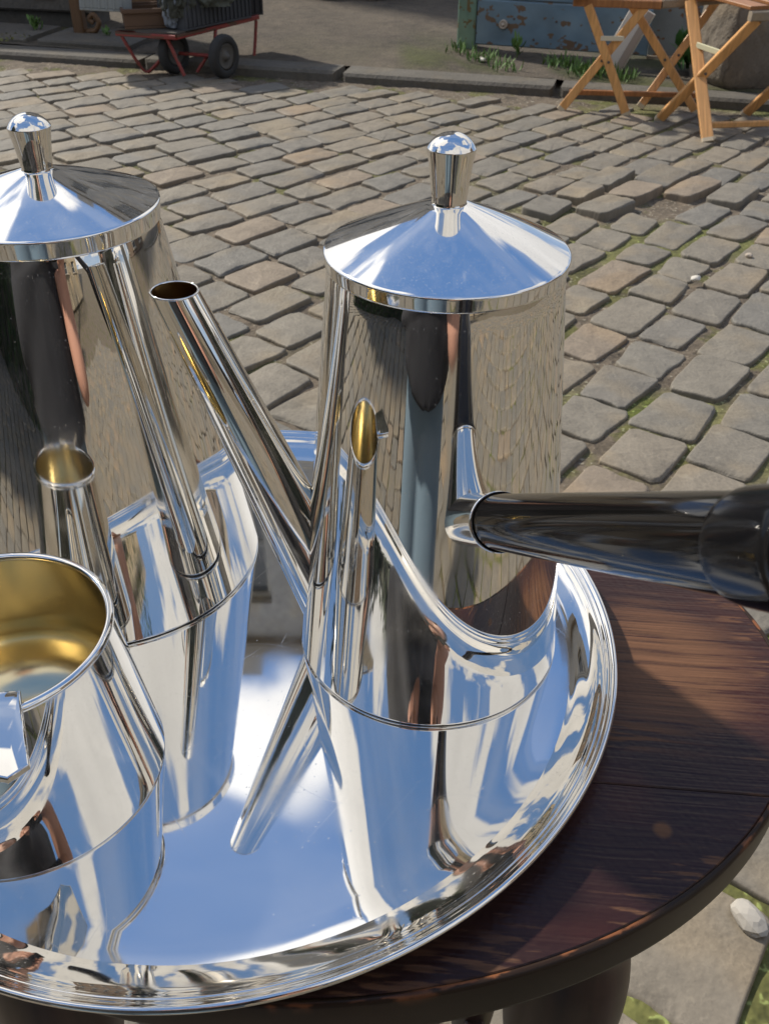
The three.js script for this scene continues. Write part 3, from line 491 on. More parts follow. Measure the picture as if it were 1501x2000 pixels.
// two folding wooden stands on crossed legs
{
  const paleEnd = plain(0.5, 0.42, 0.3, 0.85);
  const s1 = thing('folding_stand', 'orange brown folding stand on two pairs of crossed legs by the kerb', 'folding stand', [1.15, 0, -4.8], 0, 'folding wooden stands');
  const L = (p, a, b, w = 0.04, t = 0.024, m = oakWood) => { const o = V(p.position.x, 0, p.position.z); const A0 = V(...a).sub(o), B0 = V(...b).sub(o), u = B0.clone().sub(A0).normalize(), lg = part('leg', boxUV(bar(A0.clone().addScaledVector(u, 0.018), B0, w, t, V(1, 0, 0.3)), 3), m, p); part('foot', boxUV(bar(A0, A0.clone().addScaledVector(u, 0.0178), w * 1.02, t * 1.02, V(1, 0, 0.3)), 3), paleEnd, lg); part('bolt', new THREE.CylinderGeometry(0.006, 0.006, t + 0.012, 10).rotateX(Math.PI / 2).translate((A0.x + B0.x) / 2, (A0.y + B0.y) / 2, (A0.z + B0.z) / 2), rimMetal, lg); return lg; };
  L(s1, [0.82, 0, -4.8], [1.135, 0.455, -4.735]); L(s1, [1.12, 0, -4.71], [0.885, 0.455, -4.765], 0.038);
  L(s1, [1.215, 0, -4.87], [1.52, 0.455, -4.96], 0.036, 0.022, oakWood); L(s1, [1.465, 0, -4.77], [1.09, 0.455, -4.84], 0.036, 0.022, oakWood);
  const B = (p, n, a, b, w, t, m, side) => { const o = V(p.position.x, 0, p.position.z); return part(n, boxUV(bar(V(...a).sub(o), V(...b).sub(o), w, t, side || V(0, 1, 0)), 3), m, p); };
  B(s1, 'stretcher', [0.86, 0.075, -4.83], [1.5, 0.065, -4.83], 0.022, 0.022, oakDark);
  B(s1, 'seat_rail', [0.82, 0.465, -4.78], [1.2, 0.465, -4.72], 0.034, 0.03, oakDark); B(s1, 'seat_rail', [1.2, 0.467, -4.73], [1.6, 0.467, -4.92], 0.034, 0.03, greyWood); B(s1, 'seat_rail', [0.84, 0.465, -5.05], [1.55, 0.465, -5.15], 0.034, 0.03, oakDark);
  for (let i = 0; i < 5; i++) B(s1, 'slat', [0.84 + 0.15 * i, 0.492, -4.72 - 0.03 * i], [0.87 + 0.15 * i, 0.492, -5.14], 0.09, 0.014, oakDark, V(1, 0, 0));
  B(s1, 'strap', [0.955, 0.325, -4.735], [1.06, 0.325, -4.735], 0.02, 0.008, plain(0.6, 0.55, 0.42));
  const s2 = thing('folding_stand', 'bright orange folding stand nearest the street with a pale tie between its legs', 'folding stand', [1.5, 0, -4.5], 0, 'folding wooden stands');
  L(s2, [1.25, 0, -4.63], [1.5, 0.475, -4.32], 0.042, 0.026); L(s2, [1.385, 0, -4.27], [1.335, 0.475, -4.745], 0.05, 0.028);
  L(s2, [1.68, 0, -4.74], [1.95, 0.475, -4.45], 0.042, 0.026); L(s2, [1.83, 0, -4.42], [1.77, 0.475, -4.85], 0.042, 0.026);
  B(s2, 'stretcher', [1.41, 0.05, -4.36], [1.86, 0.045, -4.45], 0.024, 0.022, oakWood);
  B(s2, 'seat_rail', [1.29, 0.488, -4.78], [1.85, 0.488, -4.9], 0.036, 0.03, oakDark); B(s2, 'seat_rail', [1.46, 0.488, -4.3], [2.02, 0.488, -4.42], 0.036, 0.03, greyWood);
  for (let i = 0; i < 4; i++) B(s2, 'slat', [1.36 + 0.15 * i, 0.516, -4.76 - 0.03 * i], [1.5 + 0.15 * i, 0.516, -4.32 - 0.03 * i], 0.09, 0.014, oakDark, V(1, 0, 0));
  B(s2, 'strap', [1.35, 0.33, -4.58], [1.435, 0.32, -4.43], 0.022, 0.01, plain(0.62, 0.6, 0.4));
}
{
  // rounded stone block
  const g = mergeVertices(new THREE.IcosahedronGeometry(1, 24).deleteAttribute('normal').deleteAttribute('uv')), p = g.attributes.position;
  for (let i = 0; i < p.count; i++) { const v = V(p.getX(i), p.getY(i), p.getZ(i)), e = 4.5, k = 1 / Math.pow(Math.abs(v.x) ** e + Math.abs(v.y) ** e + Math.abs(v.z) ** e, 1 / e) * (1 + 0.12 * (fbm(v.x * 1.8 + 5, v.y * 1.8, v.z * 1.8, 4) - 0.5) + 0.05 * (fbm(v.x * 8, v.y * 8, v.z * 8, 3) - 0.5)), t = 1 - 0.1 * v.y * k; p.setXYZ(i, v.x * k * 0.2 * t, v.y * k * 0.28, v.z * k * 0.18 * t); }
  g.computeVertexNormals();
  const blk = solo('stone_block', boxUV(g, 1.4), std({ color: new THREE.Color().setRGB(0.24, 0.205, 0.16), map: settMap, bumpMap: settBump, bumpScale: 0.006, roughness: 0.9 }), 'rounded weathered stone block standing behind the folding stands', 'stone block'); blk.position.set(1.8, 0.27, -5.32); blk.rotation.y = 0.35;
  const sl = thing('pale_offcut', 'pale paint flaked board offcut leaning behind the crossed legs', 'board', [1.17, 0.03, -5.5], -0.3);
  const sg = box(0.13, 0.34, 0.02, 0.003).translate(0, 0.17, 0); part('board', boxUV(sg, 2), plain(0.55, 0.5, 0.43), sl); sl.rotation.set(-0.25, -0.3, -0.42, 'YXZ');
  part('flaked_strip', boxUV(box(0.035, 0.33, 0.006, 0.001).translate(0.04, 0.17, 0.0135), 2), plain(0.3, 0.24, 0.19), sl);
}
// plants: every weed a thing with its own leaves
function leafGeo(l, w) { const pos = [0, 0, 0, -w / 2, l * 0.4, l * 0.05, w / 2, l * 0.4, l * 0.05, -w * 0.35, l * 0.75, l * 0.0, w * 0.35, l * 0.75, 0, 0, l, -l * 0.1]; const g = new THREE.BufferGeometry(); g.setAttribute('position', new THREE.Float32BufferAttribute(pos, 3)); g.setIndex([0, 2, 1, 1, 2, 3, 2, 4, 3, 3, 4, 5]); g.computeVertexNormals(); return g; }
function weed(name, label, x, y, z, n, h, spread, lw, mat, group) {
  const t = thing(name, label, name === 'grass_tuft' ? 'grass' : 'plant', [x, y, z], 0, group), gs = [];
  for (let i = 0; i < n; i++) { const l = h * rr(0.55, 1.1), g = leafGeo(l, lw * rr(0.7, 1.2)); g.rotateX(rr(0.05, 0.9) * (rnd() < 0.5 ? 1 : -1)); g.rotateY(rr(0, 6.3)); const rad = spread * Math.sqrt(rnd()), a = rr(0, 6.3); g.translate(rad * Math.cos(a), name === 'grass_tuft' ? 0 : rr(0, h * 0.8), rad * Math.sin(a)); gs.push(g); }
  part('foliage', mergeGeometries(gs), mat, t);
  part('stem', tube([V(0, -0.01, 0), V(0.004, h * 0.5, 0), V(0, h * 0.9, 0.004)], 0.003, 8, 5), mat, t);
  return t;
}
weed('weed', 'tall sprig of bright green weed growing at the foot of the grey wall', -2.15, 0.05, -6.35, 26, 0.07, 0.03, 0.02, weedGreen);
weed('weed', 'small bright weed between the wall end and the cart', -1.68, 0.05, -6.2, 14, 0.04, 0.02, 0.015, weedGreen);
weed('weed', 'single upright weed in front of the blue gate', 0.72, 0.03, -5.86, 22, 0.08, 0.02, 0.018, weedGreen);
weed('leafy_plant', 'dark green leafy plant beside the rounded stone block', 1.6, 0.03, -5.45, 70, 0.16, 0.09, 0.06, leafMat(0.04, 0.13, 0.03));
[[0.4, -5.95, 22], [0.52, -5.72, 34], [0.93, -5.62, 46], [1.08, -5.45, 60], [1.18, -5.32, 40], [1.02, -5.36, 26], [0.62, -5.5, 18]].forEach(([x, z, n], i) => weed('grass_tuft', ['sparse grass tuft at the foot of the green post', 'mossy grass tuft below the gate post', 'grass tuft under the middle of the blue gate', 'largest grass tuft behind the crossed legs', 'grass tuft under the pale offcut board', 'low grass tuft at the kerb before the gate', 'thin grass tuft on the brown footway'][i], x, 0.03, z, Math.round(n * 1.9), 0.075, 0.1, 0.009, weedGreen, 'grass along the gate'));
[[-2.5, -6.2], [-2.25, -6.12]].forEach(([x, z], i) => weed('moss_cushion', ['yellow green moss at the wall foot by the picture edge', 'yellow green moss on the flagstones near the wall weed'][i], x, 0.04, z, 60, 0.02, 0.13, 0.012, leafMat(0.13, 0.13, 0.03)));
// pebbles and litter
function pebble(name, label, x, y, z, s, mat, cat, det = 4) { let g = mergeVertices(new THREE.IcosahedronGeometry(1, det).deleteAttribute('normal').deleteAttribute('uv')); const p = g.attributes.position, k = rr(0, 50); for (let i = 0; i < p.count; i++) { const v = V(p.getX(i), p.getY(i), p.getZ(i)), f = 0.8 + 0.6 * fbm(v.x * 1.6 + k, v.y * 1.6, v.z * 1.6, 3); p.setXYZ(i, v.x * f * s[0], v.y * f * s[1], v.z * f * s[2]); } g.computeVertexNormals(); if (det < 3) { g = g.toNonIndexed(); g.computeVertexNormals(); } const m = solo(name, g, mat, label, cat); m.position.set(x, y, z); m.rotation.y = rr(0, 6); return m; }
const quartz = plain(0.62, 0.58, 0.5, 0.7);
pebble('pebble', 'bright white pebble lying on a sett beside the coffee pot lid', 0.935, 0.015, -2.735, [0.016, 0.008, 0.012], quartz, 'pebble');
pebble('pebble', 'small dull tan pebble on the setts beyond the white pebble', 1.157, 0.012, -2.935, [0.012, 0.007, 0.01], plain(0.4, 0.34, 0.27), 'pebble');
pebble('quartz_chip', 'rough white quartz chip lying on the setts below the table edge', 0.472, 0.013, -0.668, [0.024, 0.012, 0.016], plain(0.4, 0.37, 0.32, 0.8), 'stone', 2);
pebble('litter_scrap', 'flat white scrap by the grass before the blue gate', 0.51, 0.045, -5.7, [0.03, 0.01, 0.018], quartz, 'scrap');

// ------------------------------------------------------------------ the table
{
  const tb = thing('oval_table', 'small dark mahogany table with worn oval top and turned legs', 'table', [-0.04, 0, -0.37]);
  const a = 0.256, b = 0.186, top = T - 0.005, th = 0.022;
  // two boards, meeting at a joint along the grain
  const cuts = [[-1, 0.0697], [0.0701, 1]];
  const slope = -0.085;                                  // the joints run slightly aslant
  cuts.forEach(([z0, z1], i) => {
    const s = new THREE.Shape(), P = [], n = 160;
    const inside = (x, z) => { const q = z - slope * x * -1; return q; };
    for (let k = 0; k <= n; k++) { const t = k / n * Math.PI * 2; P.push([a * Math.cos(t), b * Math.sin(t)]); }
    // clip the ellipse by the two slanted lines
    const clip = (poly, f) => { const o = []; for (let k = 0; k < poly.length; k++) { const p = poly[k], q = poly[(k + 1) % poly.length], fp = f(p), fq = f(q); if (fp >= 0) o.push(p); if ((fp >= 0) !== (fq >= 0)) { const t = fp / (fp - fq); o.push([mix(p[0], q[0], t), mix(p[1], q[1], t)]); } } return o; };
    let poly = clip(P.slice(0, n), (p) => p[1] + slope * p[0] - z0); poly = clip(poly, (p) => z1 - p[1] - slope * p[0]);
    poly.forEach((p, k) => k ? s.lineTo(p[0], -p[1]) : s.moveTo(p[0], -p[1])); s.closePath();
    const g = new THREE.ExtrudeGeometry(s, { depth: th - 0.0012, bevelEnabled: true, bevelSize: 0.0006, bevelThickness: 0.0006, bevelOffset: -0.0006, bevelSegments: 1, curveSegments: 1 });
    g.rotateX(-Math.PI / 2); g.translate(0, top - th + 0.0006, 0);
    planarUV(g, (v) => (v.x - 0.04 + 0.32) / 0.58, (v) => (v.z - 0.37 + 0.58) / 0.42);
    const m = part(i ? 'board_00' + i : 'board', g, tableWood, tb);
  });
  // rounded edge and bead round the boards
  const prof = [[0.0002, -0.0006], [0.0014, -0.0001], [0.0026, -0.0008], [0.0033, -0.0024], [0.0034, -0.012], [0.0034, -0.023], [0.003, -0.0255], [0.0018, -0.0268], [-0.002, -0.027], [-0.02, -0.0265]];
  const n = 220, pos = [], idx = [], uv = [];
  for (let i = 0; i <= n; i++) { const t = i / n * Math.PI * 2, c = Math.cos(t), s = Math.sin(t); let nx = c / a, nz = s / b; const l = Math.hypot(nx, nz); nx /= l; nz /= l; prof.forEach(([d, y], k) => { const w = k > 0 && k < 4 ? 0.0006 * (fbm(c * 30, s * 30, k, 3) - 0.5) : 0; pos.push(a * c + nx * (d + w), top + y + w, b * s + nz * (d + w)); uv.push(i / n * 1.0, 1 - k / (prof.length - 1)); }); }
  for (let i = 0; i < n; i++) for (let k = 0; k < prof.length - 1; k++) { const p = i * prof.length + k, q = p + prof.length; idx.push(p, q, p + 1, q, q + 1, p + 1); }
  const eg = new THREE.BufferGeometry(); eg.setAttribute('position', new THREE.Float32BufferAttribute(pos, 3)); eg.setAttribute('uv', new THREE.Float32BufferAttribute(uv, 2)); eg.setIndex(idx); eg.computeVertexNormals();
  part('edge_moulding', eg, edgeWood, tb);
  const legP = [[0.0001, 0], [0.017, 0], [0.02, 0.015], [0.019, 0.03], [0.014, 0.045], [0.016, 0.07], [0.024, 0.16], [0.027, 0.26], [0.021, 0.38], [0.016, 0.46], [0.022, 0.475], [0.022, 0.49], [0.016, 0.5], [0.015, 0.53], [0.023, 0.57], [0.0295, 0.62], [0.031, 0.66], [0.0285, 0.69], [0.024, 0.71], [0.0275, 0.722], [0.0275, 0.735], [0.025, 0.7475]];
  const curve = new THREE.SplineCurve(legP.map((p) => new THREE.Vector2(...p)));
  const lg = new THREE.LatheGeometry(curve.getPoints(90).map((p) => new THREE.Vector2(Math.max(p.x, 1e-4), p.y)), 40);
  for (const [x, z] of [[0.137, 0.118], [-0.13, 0.118], [0.137, -0.118], [-0.13, -0.118]]) { const m = part('leg', lg, legWood, tb); m.position.set(x, 0, z); }
  for (const [x0, z0, x1, z1] of [[0.137, 0.118, -0.13, 0.118], [0.137, -0.118, -0.13, -0.118], [0.137, 0.118, 0.137, -0.118], [-0.13, 0.118, -0.13, -0.118]]) { const p = V(x0, 0.15, z0), q = V(x1, 0.15, z1), u = q.clone().sub(p).normalize().multiplyScalar(0.02); part('stretcher', boxUV(bar(p.add(u), q.sub(u), 0.024, 0.02), 2), legWood, tb); }
}

// ------------------------------------------------------------------ the silver
const onTray = (x, z) => [x, T, z];
{
  const tr = thing('silver_tray', 'round polished silver tray with ribbed raised rim under the coffee set', 'tray', onTray(-0.082, -0.375), 0.65);
  const floor = [[0.0001, 0], [0.05, 0], [0.1, 0], [0.15, 0], [0.17, 0], [0.178, 0.0001], [0.1835, 0.0006]];
  const fg = new THREE.LatheGeometry(floor.map((p) => new THREE.Vector2(...p)), 160); planarUV(fg, (v) => v.x / 0.4 + 0.5, (v) => v.z / 0.4 + 0.5);
  const m = part('floor_plate', fg, traySilver, tr);
  const rim = new THREE.SplineCurve([[0.1835, 0.0006], [0.187, 0.0014], [0.191, 0.0027], [0.1945, 0.0041], [0.1972, 0.0058], [0.1992, 0.0078], [0.2004, 0.0087], [0.2013, 0.0088], [0.2025, 0.0098], [0.2034, 0.0102], [0.2042, 0.0109], [0.2055, 0.0115], [0.2067, 0.0111], [0.2073, 0.0099], [0.2068, 0.0086], [0.205, 0.0078], [0.2015, 0.0066], [0.198, 0.0036], [0.193, 0.0002], [0.187, -0.003], [0.18, -0.0048], [0.15, -0.0048], [0.05, -0.0048], [0.0001, -0.0048]].map((p) => new THREE.Vector2(...p)));
  part('rim', new THREE.LatheGeometry(rim.getPoints(170).map((p) => new THREE.Vector2(Math.max(p.x, 1e-4), p.y)), 200), silver, tr);
  tr.scale.set(1.008, 1, 0.979);
}
function knob(parent, y0, h, mat) {
  const p = [[0.0001, -0.0008], [0.0079, -0.0008], [0.0074, 0.0001], [0.0072, 0.0007], [0.00718, 0.0014]];
  for (let i = 1; i <= 12; i++) { const t = i / 12; p.push([mix(0.0072, 0.0098, t) - 0.0002 * Math.sin(Math.PI * t), mix(0.0014, h - 0.0062, t)]); }
  p.push([0.00985, h - 0.006], [0.0098, h - 0.0058]); { const H = 0.0057, Rc = (0.0097 * 0.0097 + H * H) / (2 * H), a0 = Math.asin(0.0097 / Rc); for (let i = 0; i <= 16; i++) { const a = a0 * (1 - i / 16); p.push([Rc * Math.sin(a), h - Rc + Rc * Math.cos(a)]); } }
  return part('knob', new THREE.LatheGeometry(p.map((q) => new THREE.Vector2(Math.max(q[0], 1e-5), q[1] + y0)), 72), mat, parent);
}
function potBody(parent, r0, r1, h) {
  const p = [[r0 - 0.02, 0.0012], [r0 - 0.006, 0.0003], [r0 - 0.0016, 0.0004], [r0 - 0.0006, 0.0009], [r0 - 0.0001, 0.0017]];
  const n = 26; for (let i = 0; i <= n; i++) { const t = i < 2 ? i * 0.003 : (i - 1) / (n - 1); p.push([mix(r0, r1, t), mix(0.0021, h, t)]); }
  p.push([r1 - 0.001, h + 0.001], [r1 - 0.003, h + 0.0006], [r1 - 0.004, h - 0.006]);
  return part('body', new THREE.LatheGeometry(p.map((q) => new THREE.Vector2(...q)), 200), silver, parent);
}
function lid(parent, R0, yc, band, yk) {
  const p = [[R0 - 0.006, yc - band - 0.002], [R0 - 0.0014, yc - band - 0.0003], [R0 - 0.0009, yc - band], [R0 - 0.0007, yc - band + 0.0004], [R0 - 0.00062, yc - band + 0.0008], [R0 - 0.0006, yc - band + 0.0011], [R0 - 0.0001, yc - 0.001], [R0 - 0.0001, yc - 0.0007], [R0, yc - 0.0004], [R0 - 0.0001, yc], [R0 - 0.0004, yc + 0.0003]];
  const n = 16, x0 = R0 - 0.0009, z0 = yc + 0.0006; for (let i = 0; i <= n; i++) { const t = i < 2 ? i * 0.012 : (i - 1) / (n - 1); p.push([mix(x0, 0.0078, t), mix(z0, yk, t) + 0.0006 * Math.sin(Math.PI * t)]); }
  p.push([0.004, yk + 0.0006]);
  return part('lid', new THREE.LatheGeometry(p.map((q) => new THREE.Vector2(...q)), 200), silverLid, parent);
}
function spout(parent, y0, y1, off, rad, wall = 0.0007) {
  // slanting pipe whose mouth is cut level; off(y) along -x, rad(y)
  const build = (inner) => {
    const ny = 60, na = 72, pos = [], idx = [];
    for (let j = 0; j <= ny; j++) { const y = mix(y0, y1, j / ny), r = rad(y) - (inner ? wall : 0); for (let i = 0; i < na; i++) { const a = i / na * Math.PI * 2; pos.push(-off(y) + r * Math.cos(a) * 1.03, y, r * Math.sin(a)); } }
    for (let j = 0; j < ny; j++) for (let i = 0; i < na; i++) { const a = j * na + i, b = j * na + (i + 1) % na; inner ? idx.push(a, b, a + na, b, b + na, a + na) : idx.push(a, a + na, b, b, a + na, b + na); }
    const g = new THREE.BufferGeometry(); g.setAttribute('position', new THREE.Float32BufferAttribute(pos, 3)); g.setIndex(idx); g.computeVertexNormals(); return g;
  };
  const s = part('spout', build(false), silver, parent);
  const lin = part('spout_lining', build(true), giltDark, s);
  const lip = part('lip', new THREE.TorusGeometry(rad(y1) - wall / 2, wall * 0.75, 10, 72).rotateX(Math.PI / 2).scale(1.03, 1, 1).translate(-off(y1), y1, 0), silver, s);
  return s;
}
{
  const pot = thing('coffee_pot', 'tall silver coffee pot with straight slanting spout and black side handle', 'coffee pot', onTray(0.0249, -0.3863));
  potBody(pot, 0.0702, 0.0506, 0.2138);
  const l = lid(pot, 0.052, 0.2204, 0.0063, 0.2396);
  const k = knob(pot, 0.2396, 0.0278, silver);
  spout(pot, 0.012, 0.2, (y) => 0.0421 + 0.3744 * y, (y) => 0.0103 + 0.0543 * (0.2 - y));
  // handle: silver socket, black grip, rounded black end
  const az = THREE.MathUtils.degToRad(12.5), el = THREE.MathUtils.degToRad(35), dir = V(Math.sin(az) * Math.cos(el), Math.sin(el), Math.cos(az) * Math.cos(el));
  const base = V(Math.sin(az) * 0.0588, 0.121, Math.cos(az) * 0.0588), q = new THREE.Quaternion().setFromUnitVectors(V(0, 1, 0), dir);
  const put = (m) => { m.position.copy(base); m.quaternion.copy(q); return m; };
  const sp = (pts, n, seg = 64) => new THREE.LatheGeometry(new THREE.SplineCurve(pts.map((p) => new THREE.Vector2(...p))).getPoints(n).map((p) => new THREE.Vector2(Math.max(p.x, 1e-5), p.y)), seg);
  put(part('socket', sp([[0.0118, -0.02], [0.0117, 0.004], [0.0116, 0.025], [0.0117, 0.0395], [0.0122, 0.0405], [0.0122, 0.0416], [0.011, 0.0421], [0.005, 0.0421]], 60), silver, pot));
  const gr = put(part('grip', sp([[0.006, 0.0423], [0.0114, 0.0425], [0.0119, 0.0431], [0.0119, 0.0443], [0.0114, 0.0451], [0.0112, 0.06], [0.0114, 0.12], [0.0116, 0.2175], [0.0112, 0.2187]], 80), ebony, pot));
  put(part('end_cap', sp([[0.0106, 0.2189], [0.0122, 0.2191], [0.0127, 0.22], [0.0129, 0.226], [0.0129, 0.238], [0.0125, 0.242], [0.0112, 0.2445], [0.0001, 0.2455]], 60), blackPlastic, pot));
}
{
  const pot = thing('tea_pot', 'wide based silver teapot with conical lid and flared knob', 'teapot', onTray(-0.1655, -0.455));
  potBody(pot, 0.0872, 0.0533, 0.2065);
  lid(pot, 0.0547, 0.2147, 0.0085, 0.2306);
  knob(pot, 0.2306, 0.0252, silver);
  const s = spout(pot, 0.012, 0.19, (y) => 0.055 + 0.42 * y, (y) => 0.0108 + 0.06 * (0.19 - y)); s.rotation.y = 0.35;
}
{
  const cr = thing('cream_jug', 'low open silver cream jug with gilt inside and flat tongue handle', 'cream jug', onTray(-0.1682, -0.2924));
  const r0 = 0.0632, r1 = 0.0508, h = 0.0845, out = [[r0 - 0.006, 0], [r0 - 0.0006, 0], [r0, 0.0006]];
  for (let i = 0; i <= 16; i++) out.push([mix(r0, r1, i / 16), mix(0.0012, h, i / 16)]);
  part('body', new THREE.LatheGeometry(out.map((q) => new THREE.Vector2(...q)), 180), silver, cr);
  part('rolled_rim', new THREE.TorusGeometry(0.0506, 0.0019, 20, 180).rotateX(Math.PI / 2).translate(0, 0.0858, 0), silver, cr);
  const wallR = (y) => mix(r0, r1, y / h) - 0.0012, inn = new THREE.SplineCurve([[0.0001, 0.0042], [0.012, 0.0043], [0.025, 0.0052], [0.037, 0.0082], [0.0465, 0.0138], [0.0525, 0.0215], [wallR(0.032) - 0.0004, 0.032], [wallR(0.045), 0.045], [wallR(0.06), 0.06], [wallR(0.075), 0.075], [wallR(0.0852), 0.0852]].map((p) => new THREE.Vector2(...p))).getPoints(90).map((p) => [Math.max(p.x, 1e-4), p.y]);
  part('gilt_lining', new THREE.LatheGeometry(inn.map((p) => new THREE.Vector2(...p)), 180), gilt, cr);
  // flat tongue handle over the rim, bent down a little outside
  const outline = [[0.0262, 0.0385], [0.040, 0.0725], [0.0345, 0.0775], [0.018, 0.0745], [-0.006, 0.073], [-0.006, 0.0435], [0.010, 0.0400]], s = new THREE.Shape(); outline.forEach(([x, z], i) => i ? s.lineTo(x, -z) : s.moveTo(x, -z)); s.closePath();
  let g = new THREE.ExtrudeGeometry(s, { depth: 0.0016, bevelEnabled: true, bevelSize: 0.0009, bevelThickness: 0.0009, bevelSegments: 5 }); g.rotateX(-Math.PI / 2); g.translate(0, 0.0885, 0);
  const p = g.attributes.position; for (let i = 0; i < p.count; i++) { const d = Math.max(0, p.getZ(i) - 0.048); p.setY(i, p.getY(i) + 0.12 * d - 6 * d * d); } g = toCreasedNormals(g, 0.5);
  part('tongue_handle', g, silver, cr);
}

// ------------------------------------------------------------------ the photographer and what is behind
{
  const me = thing('person', 'photographer in dark jacket and blue jeans holding a phone over the tray', 'person', [0, 0, 0]);
  const skin = plain(0.5, 0.27, 0.2, 0.55), jacket = plain(0.012, 0.013, 0.018, 0.85), denim = std({ map: colourTex(256, 256, (u, v) => { const n = fbm(u * 5, v * 5, 2, 4), f = fbm(u * 90, v * 90, 4, 2); const k = 0.7 + 0.6 * n + 0.3 * (f - 0.5); return [0.13 * k, 0.19 * k, 0.25 * k]; }), roughness: 0.9 });
  const S = [-1, 1], PX = -0.19;
  const hip = [PX, 0.84, 0.34], chest = [PX, 1.12, 0.30], neck = [PX + 0.03, 1.25, 0.25];
  const body = [[hip, chest, 0.13, 0.13], [[PX - 0.06, 0.86, 0.34], [PX - 0.07, 1.12, 0.31], 0.11, 0.115], [[PX + 0.06, 0.86, 0.34], [PX + 0.07, 1.12, 0.31], 0.11, 0.115], [chest, neck, 0.1, 0.055], [neck, [PX + 0.05, 1.31, 0.22], 0.05, 0.047]], arms = [];
  for (const s of S) {
    body.push([[PX + s * 0.09, 0.83, 0.34], [PX + s * 0.095, 0.45, 0.32], 0.098, 0.07], [[PX + s * 0.095, 0.45, 0.32], [PX + s * 0.1, 0.09, 0.36], 0.064, 0.044], [[PX + s * 0.1, 0.05, 0.37], [PX + s * 0.11, 0.035, 0.22], 0.04, 0.034]);
    body.push([[PX + s * 0.1, 1.18, 0.31], [PX + s * 0.19, 1.16, 0.31], 0.068, 0.06]);
    const sh = [PX + s * 0.19, 1.16, 0.31], elb = s > 0 ? [0.085, 0.86, 0.19] : [PX - 0.22, 0.88, 0.22], wr = [s * 0.085, 1.08, 0.11];
    arms.push([sh, elb, 0.052, 0.042], [elb, wr, 0.042, 0.027], [wr, [s * 0.06, 1.095, 0.08], 0.027, 0.03]);
  }
  body.push(...arms);
  const head = (x, y, z) => { // skull, jaw, nose, ears, brow and eye sockets, tipped forward to look at the phone
    const c = Math.cos(0.42), sn = Math.sin(0.42), X = x - PX - 0.055, Y0 = y - 1.4, Z0 = z - 0.19, Y = Y0 * c - Z0 * sn, Z = Y0 * sn + Z0 * c;
    const el = (cx, cy, cz, rx, ry, rz) => { const k = Math.hypot((X - cx) / rx, (Y - cy) / ry, (Z - cz) / rz); return (k - 1) * Math.min(rx, ry, rz); };
    let d = smin(el(0, 0.03, 0.01, 0.075, 0.092, 0.093), el(0, -0.055, -0.03, 0.055, 0.06, 0.062), 0.05);
    d = smin(d, cone([X, Y, Z], [0, 0.012, -0.086], [0, -0.022, -0.107], 0.008, 0.0125), 0.012);
    d = smin(d, el(0, 0.03, -0.076, 0.05, 0.012, 0.012), 0.015);
    d = smin(d, el(0, -0.052, -0.088, 0.022, 0.007, 0.008), 0.008);
    for (const s of S) { d = Math.max(d, -el(s * 0.031, 0.012, -0.094, 0.016, 0.009, 0.012)); d = smin(d, el(s * 0.031, 0.011, -0.074, 0.013, 0.013, 0.013), 0.004); d = smin(d, el(s * 0.078, 0.0, 0.01, 0.01, 0.03, 0.018), 0.01); }
    return d;
  };
  const flesh = bones(body, 0.05);
  const bodyGeo = nets((x, y, z) => smin(flesh(x, y, z), y > 1.22 ? head(x, y, z) : 1, 0.03), V(-0.52, -0.02, 0.05), V(0.26, 1.58, 0.6), 0.012);
  // hands: palm, four bent fingers of unequal length, and a thumb, closed on the phone's sides
  const hand = (s) => { const L = [[[s * 0.075, 1.105, 0.135], [s * 0.055, 1.095, 0.065], 0.021, 0.024], [[s * 0.062, 1.075, 0.1], [s * 0.056, 1.06, 0.062], 0.02, 0.019]]; [[1.128, 0.078], [1.107, 0.083], [1.085, 0.08], [1.064, 0.07]].forEach(([y, l], i) => { const a = [s * 0.064, y - 0.006, 0.07], b = [s * 0.058, y, 0.032], c = [s * 0.046, y + 0.002, 0.012], e = [s * (0.046 - l * 0.18), y + 0.004, 0.004]; L.push([a, b, 0.0105, 0.0095], [b, c, 0.0095, 0.0085], [c, e, 0.0085, 0.0072]); }); L.push([[s * 0.07, 1.12, 0.1], [s * 0.052, 1.135, 0.055], 0.014, 0.012], [[s * 0.052, 1.135, 0.055], [s * 0.028, 1.128, 0.03], 0.012, 0.009]); return L; };
  const hands = S.map((s) => nets(bones(hand(s), 0.008), V(s > 0 ? 0 : -0.12, 1.02, -0.02), V(s > 0 ? 0.12 : 0, 1.17, 0.18), 0.003));
  part('body', mergeGeometries([bodyGeo, ...hands]), skin, me);
  const off = (list, k, grow, keep) => { const f = bones(list, k); return (x, y, z) => Math.max(f(x, y, z) - grow - 0.006 * (fbm(x * 14, y * 14, z * 14, 2) - 0.5), keep(x, y, z)); };
  const torso = body.filter((b) => b[0][1] > 0.835 && !arms.includes(b)), sleeves = [arms[0], arms[1], [arms[3][0], [mix(arms[3][0][0], arms[3][1][0], 0.5), mix(1.16, 0.86, 0.5), mix(0.31, 0.19, 0.5)], 0.052, 0.047]];
  for (const q of [-0.07, 0, 0.07]) torso.push([[PX + q, 0.86, 0.34], [PX + q, 0.76, 0.34], 0.125, 0.13]);
  const tf = bones(torso, 0.08), sf = bones(sleeves, 0.03);
  part('jacket', nets((x, y, z) => Math.max(smin(tf(x, y, z) - 0.05, sf(x, y, z) - 0.014, 0.04) - 0.008 * (fbm(x * 14, y * 14, z * 14, 2) - 0.5), 0.775 - y, y - 1.275), V(-0.58, 0.7, 0.0), V(0.24, 1.32, 0.62), 0.011), jacket, me);
